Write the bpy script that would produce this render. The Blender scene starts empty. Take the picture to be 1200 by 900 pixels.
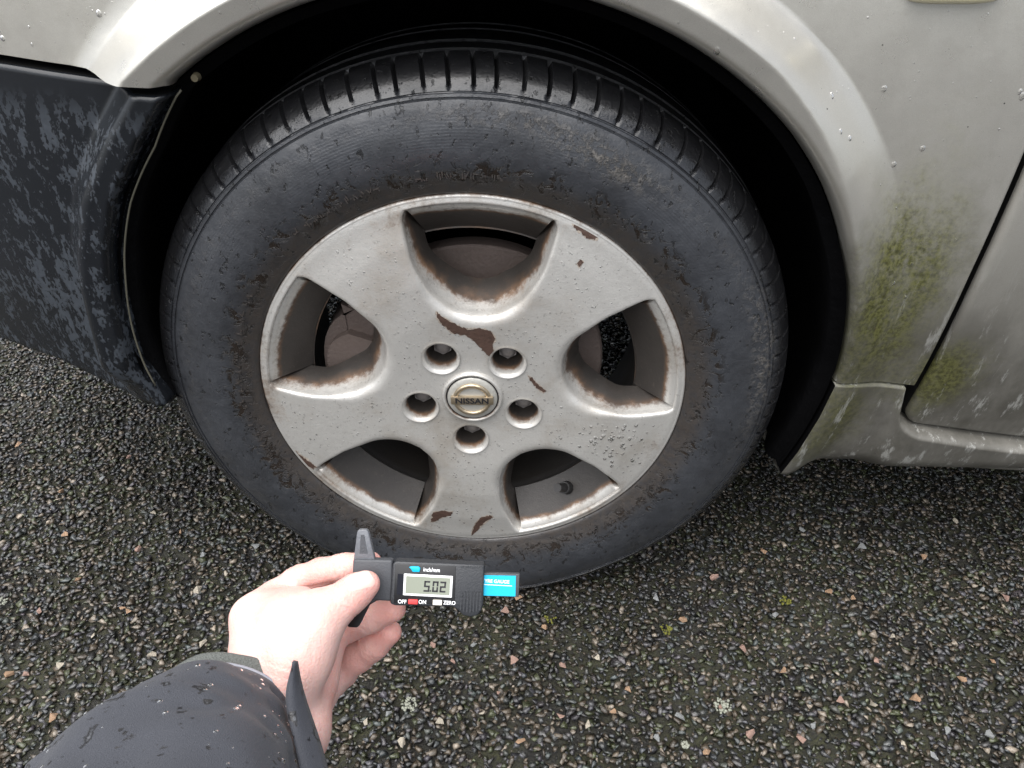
import bpy, bmesh, math, random
import numpy as np
from mathutils import Vector, Matrix
random.seed(4); rng = np.random.default_rng(11)
sc = bpy.context.scene; C = sc.collection
PI = math.pi; R_ = math.radians
ZC = 0.318                                   # wheel centre above the road

# ------------------------------------------------------------------ camera
CAM = np.array([0.0542, -0.6384, 0.4855 + ZC]); PITCH = 0.6344; YAW = -0.0204; FPX = 900.0
fw = np.array([math.sin(YAW)*math.cos(PITCH), math.cos(YAW)*math.cos(PITCH), -math.sin(PITCH)])
rt = np.array([math.cos(YAW), -math.sin(YAW), 0.0]); up = np.cross(rt, fw)
cd = bpy.data.cameras.new('camera'); co = bpy.data.objects.new('camera', cd); C.objects.link(co)
co.matrix_world = Matrix(((rt[0], up[0], -fw[0], CAM[0]), (rt[1], up[1], -fw[1], CAM[1]), (rt[2], up[2], -fw[2], CAM[2]), (0, 0, 0, 1)))
cd.sensor_width = 36; cd.lens = 36*FPX/1200; cd.clip_start = 0.02; cd.clip_end = 500
sc.camera = co
def at(px, py, D): return CAM + (fw + rt*(px-600)/FPX + up*(450-py)/FPX)*D      # a point D metres out
def at_y(px, py, Y):
    d = fw + rt*(px-600)/FPX + up*(450-py)/FPX
    return CAM + d*(Y-CAM[1])/d[1]

# ------------------------------------------------------------------ light
SUN_EL, SUN_AZ = R_(74), R_(228)             # high and to the left, spread wide by the cloud
w = bpy.data.worlds.new('World'); sc.world = w; w.use_nodes = True
nt = w.node_tree; nt.nodes.clear()
sky = nt.nodes.new('ShaderNodeTexSky'); sky.sky_type = 'NISHITA'; sky.sun_disc = False
sky.sun_elevation = SUN_EL; sky.sun_rotation = SUN_AZ; sky.dust_density = 4.0; sky.air_density = 1.0
hsv = nt.nodes.new('ShaderNodeHueSaturation'); hsv.inputs['Saturation'].default_value = 0.4
bg = nt.nodes.new('ShaderNodeBackground'); bg.inputs['Strength'].default_value = 0.055
wo = nt.nodes.new('ShaderNodeOutputWorld')
nt.links.new(sky.outputs[0], hsv.inputs['Color']); nt.links.new(hsv.outputs[0], bg.inputs[0]); nt.links.new(bg.outputs[0], wo.inputs[0])
sd = bpy.data.lights.new('sun', 'SUN'); so = bpy.data.objects.new('sun', sd); C.objects.link(so)
sd.energy = 1.5; sd.angle = R_(100); sd.color = (1.0, 0.985, 0.965)
sv = Vector((math.sin(SUN_AZ)*math.cos(SUN_EL), math.cos(SUN_AZ)*math.cos(SUN_EL), math.sin(SUN_EL)))
so.rotation_euler = sv.to_track_quat('Z', 'Y').to_euler(); so.location = (0, -3, 6)
vs = sc.view_settings; vs.view_transform = 'Standard'; vs.look = 'None'; vs.gamma = 1; vs.exposure = 2.0
try: vs.use_curve_mapping = False
except Exception: pass
sc.render.engine = 'CYCLES'; sc.render.resolution_x = 1024; sc.render.resolution_y = 768
sc.cycles.max_bounces = 8; sc.cycles.use_denoising = True

# ------------------------------------------------------------------ helpers: nodes
class NT:
    def __init__(s, name):
        s.m = bpy.data.materials.new(name); s.m.use_nodes = True; s.t = s.m.node_tree; s.t.nodes.clear()
        s.out = s.n('ShaderNodeOutputMaterial'); s.b = s.n('ShaderNodeBsdfPrincipled'); s.l(s.b.outputs[0], s.out.inputs[0])
        s.tc = s.n('ShaderNodeTexCoord').outputs['Object']
    def n(s, k): return s.t.nodes.new(k)
    def l(s, a, b): s.t.links.new(a, b)
    def put(s, sock, v):
        if isinstance(v, bpy.types.NodeSocket): s.l(v, sock)
        elif isinstance(v, (tuple, list)) and len(v) == 3 and sock.type == 'RGBA': sock.default_value = (*v, 1)
        else: sock.default_value = v
    def set(s, **k):
        for a, v in k.items(): s.put(s.b.inputs[a.replace('_', ' ')], v)
    def noise(s, scale, detail=4, rough=0.55, vec=None, dist=0.0, stretch=None):
        v = vec or s.tc
        if stretch:
            mp = s.n('ShaderNodeMapping'); s.l(v, mp.inputs[0]); mp.inputs['Scale'].default_value = stretch[:3]
            if len(stretch) > 3: mp.inputs['Rotation'].default_value = stretch[3]
            v = mp.outputs[0]
        q = s.n('ShaderNodeTexNoise'); s.l(v, q.inputs['Vector'])
        q.inputs['Scale'].default_value = scale; q.inputs['Detail'].default_value = detail; q.inputs['Roughness'].default_value = rough; q.inputs['Distortion'].default_value = dist
        return q.outputs['Fac']
    def voro(s, scale, feat='F1', vec=None, out='Distance'):
        q = s.n('ShaderNodeTexVoronoi'); q.feature = feat; s.l(vec or s.tc, q.inputs['Vector']); q.inputs['Scale'].default_value = scale
        return q.outputs[out]
    def ramp(s, f, a, b, va=0.0, vb=1.0):
        q = s.n('ShaderNodeMapRange'); q.interpolation_type = 'SMOOTHSTEP'; s.put(q.inputs['Value'], f)
        q.inputs['From Min'].default_value = a; q.inputs['From Max'].default_value = b
        s.put(q.inputs['To Min'], va); s.put(q.inputs['To Max'], vb); return q.outputs[0]
    def math(s, op, a, b=0.0):
        q = s.n('ShaderNodeMath'); q.operation = op; s.put(q.inputs[0], a); s.put(q.inputs[1], b); return q.outputs[0]
    def mul(s, a, b): return s.math('MULTIPLY', a, b)
    def add(s, a, b): return s.math('ADD', a, b)
    def mix(s, f, a, b):
        q = s.n('ShaderNodeMix'); q.data_type = 'RGBA'; s.put(q.inputs[0], f); s.put(q.inputs[6], a); s.put(q.inputs[7], b); return q.outputs[2]
    def mixf(s, f, a, b):
        q = s.n('ShaderNodeMix'); q.data_type = 'FLOAT'; s.put(q.inputs[0], f); s.put(q.inputs[2], a); s.put(q.inputs[3], b); return q.outputs[0]
    def attr(s, name, out='Fac'):
        q = s.n('ShaderNodeAttribute'); q.attribute_name = name; return q.outputs[out]
    def sep(s, v=None):
        q = s.n('ShaderNodeSeparateXYZ'); s.l(v or s.tc, q.inputs[0]); return q.outputs
    def bump(s, h, dist=0.001, strength=1.0, prev=None):
        q = s.n('ShaderNodeBump'); q.inputs['Distance'].default_value = dist; q.inputs['Strength'].default_value = strength
        s.l(h, q.inputs['Height'])
        if prev: s.l(prev, q.inputs['Normal'])
        s.l(q.outputs[0], s.b.inputs['Normal']); return q.outputs[0]

# ------------------------------------------------------------------ helpers: meshes
def tag(o, label=None, cat=None, group=None, kind=None):
    for k, v in (('label', label), ('category', cat), ('group', group), ('kind', kind)):
        if v: o[k] = v
    return o
def empty(name, loc=(0, 0, 0), parent=None):
    o = bpy.data.objects.new(name, None); C.objects.link(o); o.location = loc; o.empty_display_size = 0.05
    if parent: o.parent = parent
    return o
def mesh(name, V, Fc, mat=None, parent=None, smooth=True, attrs=None, angle=None):
    me = bpy.data.meshes.new(name); me.from_pydata([tuple(map(float, v)) for v in V], [], [tuple(map(int, f)) for f in Fc])
    if attrs:
        for k, a in attrs.items():
            at_ = me.attributes.new(k, 'FLOAT', 'POINT'); at_.data.foreach_set('value', np.asarray(a, np.float32))
    if smooth: me.polygons.foreach_set('use_smooth', np.ones(len(me.polygons), bool))
    if mat: me.materials.append(mat)
    me.update()
    if smooth and angle: me.set_sharp_from_angle(angle=R_(angle))
    o = bpy.data.objects.new(name, me); C.objects.link(o)
    if parent: o.parent = parent
    return o
def bm_obj(name, bm, mat=None, parent=None, smooth=True, angle=35):
    bmesh.ops.recalc_face_normals(bm, faces=bm.faces)
    me = bpy.data.meshes.new(name); bm.to_mesh(me); bm.free()
    if smooth:
        me.polygons.foreach_set('use_smooth', np.ones(len(me.polygons), bool)); me.set_sharp_from_angle(angle=R_(angle))
    if mat: me.materials.append(mat)
    o = bpy.data.objects.new(name, me); C.objects.link(o)
    if parent: o.parent = parent
    return o
def grid_faces(nu, nv, closed_u=False, flip=False):
    F = []
    for i in range(nu if closed_u else nu-1):
        for j in range(nv-1):
            a, b = i*nv+j, ((i+1) % nu)*nv+j
            f = (a, b, b+1, a+1); F.append(f[::-1] if flip else f)
    return F
def lathe(name, prof, n, mat, parent, a0=0.0, a1=2*PI, attrs=None, flip=False, angle=None):
    # prof: list of (y, r); revolve about the y axis, angle measured from +x towards +z
    closed = abs(a1-a0-2*PI) < 1e-6
    T = np.linspace(a0, a1, n, endpoint=not closed)
    V = [(r*math.cos(t), y, r*math.sin(t)) for t in T for (y, r) in prof]
    return mesh(name, V, grid_faces(n, len(prof), closed, flip), mat, parent, True, attrs, angle)
def catmull(P, n):
    P = [np.array(p, float) for p in P]; P = [2*P[0]-P[1]] + P + [2*P[-1]-P[-2]]; out = []
    for i in range(1, len(P)-2):
        for k in range(n):
            t = k/n; a, b, c, d = P[i-1:i+3]
            out.append(0.5*((2*b)+(c-a)*t+(2*a-5*b+4*c-d)*t*t+(3*b-3*c+d-a)*t**3))
    out.append(P[-2]); return np.array(out)
def tube(name, P, rad, mat, parent=None, n=10):
    P = np.array(P); V = []
    for i, p in enumerate(P):
        t = P[min(i+1, len(P)-1)]-P[max(i-1, 0)]; t = t/np.linalg.norm(t)
        a = np.cross(t, (0.3, 0.9, 0.2)); a /= np.linalg.norm(a); b = np.cross(t, a)
        rr = rad[i] if hasattr(rad, '__len__') else rad
        for k in range(n): V.append(p+rr*(a*math.cos(2*PI*k/n)+b*math.sin(2*PI*k/n)))
    F = [(i*n+k, i*n+(k+1) % n, (i+1)*n+(k+1) % n, (i+1)*n+k) for i in range(len(P)-1) for k in range(n)]
    F += [tuple(range(n))[::-1], tuple((len(P)-1)*n+k for k in range(n))]
    return mesh(name, V, F, mat, parent)
def sstep(x, a, b):
    t = np.clip((np.asarray(x, float)-a)/(b-a), 0, 1); return t*t*(3-2*t)
def vnoise(P, scale, seed=0):
    # cheap smooth value noise (numpy), P (n,3) -> (n,) in 0..1
    Q = np.asarray(P)*scale; I = np.floor(Q).astype(np.int64); Fr = Q-I; Fr = Fr*Fr*(3-2*Fr); out = 0
    for dx in (0, 1):
        for dy in (0, 1):
            for dz in (0, 1):
                h = ((I[:, 0]+dx)*73856093) ^ ((I[:, 1]+dy)*19349663) ^ ((I[:, 2]+dz)*83492791) ^ (seed*2654435761)
                h = (h ^ (h >> 13))*1274126177 & 0x7fffffff; h = (h ^ (h >> 15)) & 0xffff
                wgt = (Fr[:, 0] if dx else 1-Fr[:, 0])*(Fr[:, 1] if dy else 1-Fr[:, 1])*(Fr[:, 2] if dz else 1-Fr[:, 2])
                out = out+wgt*h/65535.0
    return out

# ------------------------------------------------------------------ materials
def mat_simple(name, col, rough=0.5, metal=0.0, bump=None, **k):
    t = NT(name); t.set(Base_Color=col, Roughness=rough, Metallic=metal, **k)
    if bump: t.bump(t.noise(bump[0], 5), bump[1])
    return t.m
def mat_ground():
    t = NT('wet tar and moss')
    n1 = t.noise(9, 5, 0.6); n2 = t.noise(300, 4, 0.7); n3 = t.noise(60, 4, 0.65)
    moss = t.mul(t.ramp(t.add(n1, t.mul(n3, 0.6)), 0.64, 0.92), t.ramp(n2, 0.3, 0.6))
    tar = t.mix(n2, (0.003, 0.003, 0.003), (0.020, 0.018, 0.015))
    col = t.mix(moss, tar, t.mix(n3, (0.010, 0.012, 0.004), (0.046, 0.046, 0.018)))
    t.set(Base_Color=col, Roughness=t.mixf(moss, 0.5, 0.9))
    t.bump(t.add(n2, t.mul(n3, 0.8)), 0.004); return t.m
def mat_far():
    t = NT('wet asphalt'); v = t.voro(110, out='Color'); d = t.voro(110); n = t.noise(2, 3)
    col = t.mix(t.ramp(d, 0.2, 0.7), t.mix(0.08, (0.026, 0.027, 0.027), v), (0.007, 0.007, 0.006))
    t.set(Base_Color=col, Roughness=0.6, Specular_IOR_Level=0.25); t.bump(d, 0.004, 1.0); return t.m
def mat_stone():
    t = NT('wet road chippings'); q = t.n('ShaderNodeAttribute'); q.attribute_name = 'tint'
    n = t.noise(420, 4, 0.6); n2 = t.noise(150, 3)
    col = t.mix(t.ramp(n, 0.3, 0.7), t.mix(0.45, q.outputs['Color'], (0.004, 0.004, 0.004)), q.outputs['Color'])
    t.set(Base_Color=col, Roughness=t.ramp(n2, 0.3, 0.7, 0.12, 0.32), Specular_IOR_Level=0.5, Coat_Weight=0.6, Coat_Roughness=0.2, Coat_IOR=1.4)
    t.bump(n, 0.0016, 0.9); return t.m
def mat_paint():
    t = NT('weathered champagne paint'); x, y, z = t.sep()
    fl = t.noise(3500, 1); n = t.noise(7, 5, 0.6); nf = t.noise(45, 5, 0.65)
    base = t.mix(t.ramp(fl, 0.3, 0.7), (0.485, 0.467, 0.418), (0.615, 0.596, 0.54))
    # film of road dirt thrown up low on the panels
    low = t.ramp(z, 0.30, 0.02); streak = t.noise(26, 5, 0.7, stretch=(1, 1, 0.35, (0, R_(35), 0)))
    film = t.mul(low, t.ramp(t.add(n, t.mul(streak, 0.5)), 0.45, 0.95, 0.62, 1.0))
    col = t.mix(t.mul(film, 0.95), base, (0.054, 0.050, 0.040))
    # green algae behind the arch: a blob stretched upwards, ragged by noise
    def blob(cx, cz, rx, rz, amt):
        dx = t.mul(t.add(x, -cx), 1/rx); dz = t.mul(t.add(z, -cz), 1/rz)
        r = t.math('SQRT', t.add(t.mul(dx, dx), t.mul(dz, dz)))
        r = t.add(r, t.mul(t.add(n, -0.5), 0.9)); r = t.add(r, t.mul(t.add(nf, -0.5), 0.9))
        return t.mul(t.ramp(r, 1.25, 0.25), amt)
    g1 = blob(0.402, 0.125, 0.062, 0.15, 1.0); g2 = blob(0.485, 0.02, 0.045, 0.06, 0.9); g3 = blob(0.385, -0.04, 0.045, 0.08, 0.7); g4 = blob(0.378, 0.15, 0.026, 0.07, 0.9)
    alg = t.math('MAXIMUM', t.math('MAXIMUM', g1, g2), t.math('MAXIMUM', g3, g4))
    alg = t.mul(alg, t.ramp(t.add(t.mul(streak, 0.6), t.mul(t.noise(160, 4, 0.7), 0.5)), 0.40, 0.66, 0.55, 1.0))
    col = t.mix(alg, col, t.mix(t.ramp(t.noise(230, 4, 0.7), 0.35, 0.65), t.mix(n, (0.030, 0.026, 0.008), (0.055, 0.062, 0.010)), (0.135, 0.135, 0.042)))
    # pale wipe marks and scratches low down
    sc1 = t.noise(60, 6, 0.75, stretch=(1.0, 1, 0.16, (0, R_(-52), 0)))
    scr = t.mul(t.ramp(sc1, 0.56, 0.66), t.ramp(z, 0.22, 0.0))
    col = t.mix(t.mul(scr, 0.6), col, (0.5, 0.5, 0.47))
    # specks of grit
    sp = t.mul(t.ramp(t.voro(130), 0.11, 0.06), t.ramp(t.noise(40, 2), 0.62, 0.68))
    col = t.mix(sp, col, (0.03, 0.028, 0.025))
    dirt = t.math('MAXIMUM', alg, t.mul(film, 0.9))
    t.set(Base_Color=col, Metallic=t.mixf(dirt, 0.7, 0.1), Roughness=t.mixf(dirt, t.ramp(nf, 0.3, 0.7, 0.27, 0.36), 0.5), Coat_Weight=t.mixf(dirt, 0.5, 0.1), Coat_Roughness=0.10)
    t.bump(t.add(t.mul(t.noise(120, 3), 0.25), t.mul(scr, 0.15)), 0.0004); return t.m
def mat_bumper():
    t = NT('wet dark bumper plastic'); x, y, z = t.sep()
    a = t.noise(80, 5, 0.65, stretch=(1, 1, 0.45, (0, R_(-18), 0)), dist=0.3); b = t.noise(260, 4, 0.65, stretch=(1, 1, 0.6))
    dn = t.noise(9, 3); m = t.mul(t.ramp(t.add(t.add(a, t.mul(t.add(b, -0.5), 0.8)), t.mul(t.add(dn, -0.5), 0.5)), 0.53, 0.60), t.ramp(z, 0.31, 0.27))
    f = t.noise(300, 3)
    col = t.mix(m, (0.0075, 0.009, 0.0115), t.mix(f, (0.022, 0.027, 0.034), (0.056, 0.065, 0.078)))
    t.set(Base_Color=col, Roughness=t.mixf(m, 0.24, 0.45), Specular_IOR_Level=0.5)
    t.bump(t.add(t.mul(m, 0.3), t.mul(f, 0.2)), 0.0006); return t.m
def mat_rubber():
    t = NT('wet dusty rubber')
    r = t.attr('rad'); n = t.noise(14, 5, 0.6); nf = t.noise(120, 5, 0.7); sp = t.noise(150, 4, 0.65, stretch=(1, 1, 0.6))
    speck = t.ramp(sp, 0.60, 0.67)
    film = t.mul(t.ramp(n, 0.3, 0.65, 0.55, 1.0), t.ramp(r, 0.318, 0.300))  # no film on the tread: arch shade put into its colour
    col = t.mix(film, (0.010, 0.010, 0.011), t.mix(nf, (0.026, 0.028, 0.033), (0.055, 0.059, 0.067)))  # film colour mixes dust with a painted bluish sky sheen
    brown = t.mul(t.ramp(r, 0.252, 0.232), t.ramp(nf, 0.3, 0.6, 0.4, 1.0))
    col = t.mix(t.mul(brown, 0.8), col, (0.046, 0.037, 0.030))
    dk = t.mul(t.ramp(t.noise(75, 5, 0.75, dist=0.8), 0.52, 0.59), t.mul(t.ramp(r, 0.226, 0.236), t.ramp(r, 0.262, 0.248)))
    speck = t.math('MAXIMUM', t.mul(speck, 0.8), dk)
    col = t.mix(speck, col, t.mix(dk, (0.008, 0.008, 0.008), (0.020, 0.015, 0.012)))
    scuff = t.mul(t.attr('scuff'), t.ramp(t.noise(150, 5, 0.75), 0.45, 0.62))
    col = t.mix(scuff, col, (0.13, 0.12, 0.108))
    t.set(Base_Color=col, Roughness=t.mixf(t.mul(t.ramp(r, 0.299, 0.304), t.ramp(r, 0.322, 0.314)), t.mixf(speck, t.ramp(nf, 0.3, 0.7, 0.32, 0.5), 0.25), 0.22), Specular_IOR_Level=0.5)
    rib = t.mul(t.math('SINE', t.mul(r, 2513.0)), t.mul(t.ramp(r, 0.262, 0.266), t.ramp(r, 0.298, 0.292)))
    t.set(Coat_Weight=t.ramp(t.noise(22, 4, 0.6), 0.40, 0.58, 0.15, 0.85), Coat_Roughness=0.20, Coat_IOR=1.33)
    h = t.add(t.mul(nf, 0.5), t.mul(t.noise(420, 3), 0.35)); h = t.add(h, t.mul(rib, t.mul(t.ramp(n, 0.35, 0.65), 0.045))); h = t.add(h, t.mul(speck, -0.8)); h = t.add(h, t.mul(scuff, 1.2))
    t.bump(h, 0.0009); return t.m
def mat_alloy():
    t = NT('corroded silver alloy')
    d = t.attr('dirt'); n = t.noise(35, 5, 0.65); nf = t.noise(170, 5, 0.7); n0 = t.noise(11, 4); g = t.noise(700, 2)
    base = t.mix(g, (0.50, 0.488, 0.46), (0.615, 0.602, 0.572))
    base = t.mix(t.mul(t.ramp(t.add(n0, t.mul(t.add(nf, -0.5), 0.3)), 0.46, 0.72), 0.6), base, (0.36, 0.315, 0.26))
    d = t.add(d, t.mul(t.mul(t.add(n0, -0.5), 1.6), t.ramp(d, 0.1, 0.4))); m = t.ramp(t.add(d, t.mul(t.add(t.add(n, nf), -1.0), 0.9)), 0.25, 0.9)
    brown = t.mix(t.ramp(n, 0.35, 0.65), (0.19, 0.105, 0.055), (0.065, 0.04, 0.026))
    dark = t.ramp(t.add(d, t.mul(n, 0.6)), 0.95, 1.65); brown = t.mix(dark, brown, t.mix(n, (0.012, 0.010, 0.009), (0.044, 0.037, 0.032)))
    col = t.mix(t.mul(m, 0.985), base, brown)
    pit = t.ramp(t.noise(260, 3, 0.55), 0.63, 0.70); col = t.mix(t.mul(pit, 0.3), col, (0.10, 0.085, 0.07))
    t.set(Base_Color=col, Metallic=t.mixf(m, 0.45, 0.0), Roughness=t.mixf(m, t.ramp(nf, 0.3, 0.7, 0.34, 0.5), t.mixf(dark, 0.65, 0.42)), Coat_Weight=t.mixf(m, 0.25, 0.0), Coat_Roughness=0.2)
    t.bump(t.add(t.mul(nf, 0.5), t.mul(g, 0.2)), 0.0006); return t.m
def mat_rust():
    t = NT('rust brown exposed metal'); n = t.noise(160, 5, 0.7)
    t.set(Base_Color=t.mix(n, (0.030, 0.017, 0.012), (0.105, 0.058, 0.042)), Roughness=0.65); t.bump(n, 0.0012); return t.m
def mat_skin():
    t = NT('pale skin'); n = t.noise(28, 4, 0.6); f = t.noise(900, 3, 0.6); v = t.voro(700)
    x = t.attr('red')
    col = t.mix(t.ramp(n, 0.35, 0.7), (0.69, 0.465, 0.42), (0.64, 0.37, 0.33))
    col = t.mix(t.mul(x, 0.75), col, (0.60, 0.27, 0.235))
    t.set(Base_Color=col, Roughness=0.45, Subsurface_Weight=0.4, Subsurface_Scale=0.006, Subsurface_Radius=(1.0, 0.4, 0.25), Specular_IOR_Level=0.35)
    cr = t.noise(55, 3, 0.6, stretch=(2.2, 1.0, 0.5)); t.bump(t.add(t.add(t.mul(f, 0.25), t.mul(v, 0.25)), t.mul(cr, 1.3)), 0.0008); return t.m
def mat_jacket():
    t = NT('wet navy softshell'); n = t.noise(14, 4); f = t.noise(1400, 2); b = t.noise(120, 3, 0.5); b2 = t.noise(240, 2, 0.5)
    wet = t.math('MAXIMUM', t.ramp(b, 0.61, 0.66), t.mul(t.ramp(b2, 0.67, 0.72), 0.9))
    col = t.mix(n, (0.020, 0.022, 0.030), (0.036, 0.040, 0.051)); col = t.mix(wet, col, (0.004, 0.004, 0.006))
    pale = t.ramp(t.noise(120, 2, 0.5), 0.70, 0.76); col = t.mix(t.mul(pale, 0.4), col, (0.16, 0.17, 0.19))
    t.set(Base_Color=col, Roughness=t.mixf(wet, 0.75, 0.35), Sheen_Weight=0.08, Sheen_Roughness=0.5)
    t.bump(t.add(t.mul(f, 0.4), t.mul(n, 0.5)), 0.0008); return t.m
def mat_water():
    t = NT('water'); t.set(Base_Color=(1, 1, 1), Roughness=0.02, IOR=1.33, Transmission_Weight=1.0); return t.m
def mat_disc():
    t = NT('brake dust covered iron'); n = t.noise(30, 4); f = t.noise(300, 4)
    t.set(Base_Color=t.mix(n, t.mix(f, (0.10, 0.075, 0.062), (0.19, 0.15, 0.13)), (0.14, 0.11, 0.10)), Roughness=0.6, Metallic=0.3); t.bump(f, 0.0008); return t.m
M = dict(oxide=mat_simple('pale oxidised metal', (0.36, 0.31, 0.26), 0.7, 0.0, (300, 0.002)), ground=mat_ground(), far=mat_far(), stone=mat_stone(), paint=mat_paint(), bumper=mat_bumper(), rubber=mat_rubber(), alloy=mat_alloy(),
         rust=mat_rust(), skin=mat_skin(), jacket=mat_jacket(), water=mat_water(), disc=mat_disc(),
         liner=mat_simple('black liner plastic', (0.002, 0.002, 0.0024), 0.8, bump=(90, 0.002), Specular_IOR_Level=0.08),
         gap=mat_simple('black gap shade', (0.006, 0.006, 0.006), 0.6),  # black put in for the shade inside panel gaps
         nut=mat_simple('dull zinc nut', (0.30, 0.28, 0.27), 0.5, 0.5, (300, 0.0006)),
         capm=mat_simple('yellowed chrome', (0.46, 0.38, 0.27), 0.3, 0.8, (400, 0.0004)),
         capbase=mat_simple('aged silver plastic', (0.48, 0.47, 0.43), 0.42, 0.35, (300, 0.0005)),
         ink=mat_simple('dark lettering', (0.015, 0.015, 0.018), 0.5),
         valve=mat_simple('valve rubber', (0.016, 0.015, 0.015), 0.55),
         lens=mat_simple('yellowed indicator lens', (0.72, 0.66, 0.44), 0.15, 0.0, None, Transmission_Weight=0.25),
         gbody=mat_simple('dark grey gauge plastic', (0.022, 0.024, 0.028), 0.42, bump=(900, 0.0002)),
         gbeam=mat_simple('matt grey carbon plastic', (0.045, 0.048, 0.055), 0.5, bump=(900, 0.0002)),
         gblack=mat_simple('black jaw plastic', (0.010, 0.010, 0.011), 0.35),
         cyan=mat_simple('cyan label', (0.0, 0.40, 0.62), 0.4), red=mat_simple('red button', (0.62, 0.05, 0.05), 0.45),
         cream=mat_simple('cream button', (0.80, 0.76, 0.66), 0.45), white=mat_simple('white print', (0.85, 0.86, 0.88), 0.45),
         lcdf=mat_simple('pale screen frame', (0.80, 0.82, 0.82), 0.4), lcd=mat_simple('grey green screen', (0.23, 0.25, 0.20), 0.18),
         lcdw=mat_simple('dark screen window', (0.004, 0.004, 0.008), 0.12),
         smoke=mat_simple('smoky grey plastic', (0.16, 0.17, 0.19), 0.3, bump=(500, 0.0003), Transmission_Weight=0.35),
         nail=mat_simple('thumb nail', (0.68, 0.46, 0.41), 0.28), cuff=mat_simple('grey green cuff fabric', (0.10, 0.108, 0.102), 0.9, bump=(700, 0.002)),
         trim=mat_simple('pale cuff piping', (0.26, 0.27, 0.31), 0.8, bump=(1200, 0.0006)),
         lichen=mat_simple('pale lichen', (0.27, 0.28, 0.23), 0.9, bump=(300, 0.003)), mossy=mat_simple('yellow green moss', (0.14, 0.14, 0.02), 0.9, bump=(500, 0.003)))

# ================================================================== THE ROAD
g = mesh('ground', [(-150, -150, -0.012), (150, -150, -0.012), (150, 150, -0.012), (-150, 150, -0.012)], [(0, 1, 2, 3)], M['far'], None, False)
tag(g, 'wet dark asphalt road surface', kind='structure')
X0, X1, Y0, Y1 = -1.35, 1.25, -0.62, 0.95
nx, ny = 420, 260
gx, gy = np.meshgrid(np.linspace(X0, X1, nx), np.linspace(Y0, Y1, ny), indexing='ij')
P = np.stack([gx.ravel(), gy.ravel(), 0*gx.ravel()], -1)
P[:, 2] = -0.0088+0.0034*vnoise(P, 120, 3)+0.0024*sstep(vnoise(P, 16, 5), 0.5, 0.95)+0.0030*(vnoise(P, 260, 8)-0.5)
edge = np.minimum(np.minimum(P[:, 0]-X0, X1-P[:, 0]), np.minimum(P[:, 1]-Y0, Y1-P[:, 1])); P[:, 2] -= 0.006*sstep(edge, 0.03, 0)
rb = mesh('tar_bed', P, grid_faces(nx, ny), M['ground'], g)
def hull_proto(n, seed):
    r_ = np.random.default_rng(seed); bm = bmesh.new()
    for _ in range(n):
        v = r_.normal(size=3); v /= np.linalg.norm(v); v *= (0.8+0.2*r_.random()); bm.verts.new(v*np.array((1, 0.74, 0.46)))
    h = bmesh.ops.convex_hull(bm, input=bm.verts); bmesh.ops.delete(bm, geom=[v for v in bm.verts if not v.link_faces], context='VERTS')
    bmesh.ops.recalc_face_normals(bm, faces=bm.faces); bmesh.ops.triangulate(bm, faces=bm.faces)
    bm.verts.ensure_lookup_table(); bm.verts.index_update()
    V = np.array([v.co[:] for v in bm.verts]); Fc = np.array([[v.index for v in f.verts] for f in bm.faces]); bm.free(); return V, Fc
protos = [hull_proto(8, 100+k) for k in range(16)]
def stone_tint(n):
    base = np.array([0.046, 0.047, 0.047])[None]*rng.uniform(0.3, 1.8, (n, 1))*rng.uniform(0.9, 1.1, (n, 3))
    u = rng.random(n)
    br = (u < 0.30); base[br] = np.array([0.078, 0.062, 0.044])*rng.uniform(0.5, 1.5, (br.sum(), 1))
    gr = (u > 0.30) & (u < 0.46); base[gr] = np.array([0.050, 0.056, 0.028])*rng.uniform(0.5, 1.5, (gr.sum(), 1))
    pl = (u > 0.955); base[pl] = np.array([0.22, 0.185, 0.145])*rng.uniform(0.6, 1.4, (pl.sum(), 1))
    return np.clip(base, 0, 1)
def rots(n, tilt):
    a = rng.uniform(0, 2*PI, n); b = rng.normal(0, tilt, n); c = rng.normal(0, tilt, n)
    ca, sa, cb, sb, cc, sn = np.cos(a), np.sin(a), np.cos(b), np.sin(b), np.cos(c), np.sin(c); z = np.zeros(n); o = np.ones(n)
    Rz = np.array([[ca, -sa, z], [sa, ca, z], [z, z, o]]).transpose(2, 0, 1); Rx = np.array([[o, z, z], [z, cb, -sb], [z, sb, cb]]).transpose(2, 0, 1)
    Ry = np.array([[cc, z, sn], [z, o, z], [-sn, z, cc]]).transpose(2, 0, 1); return Rx@Ry@Rz
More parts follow.
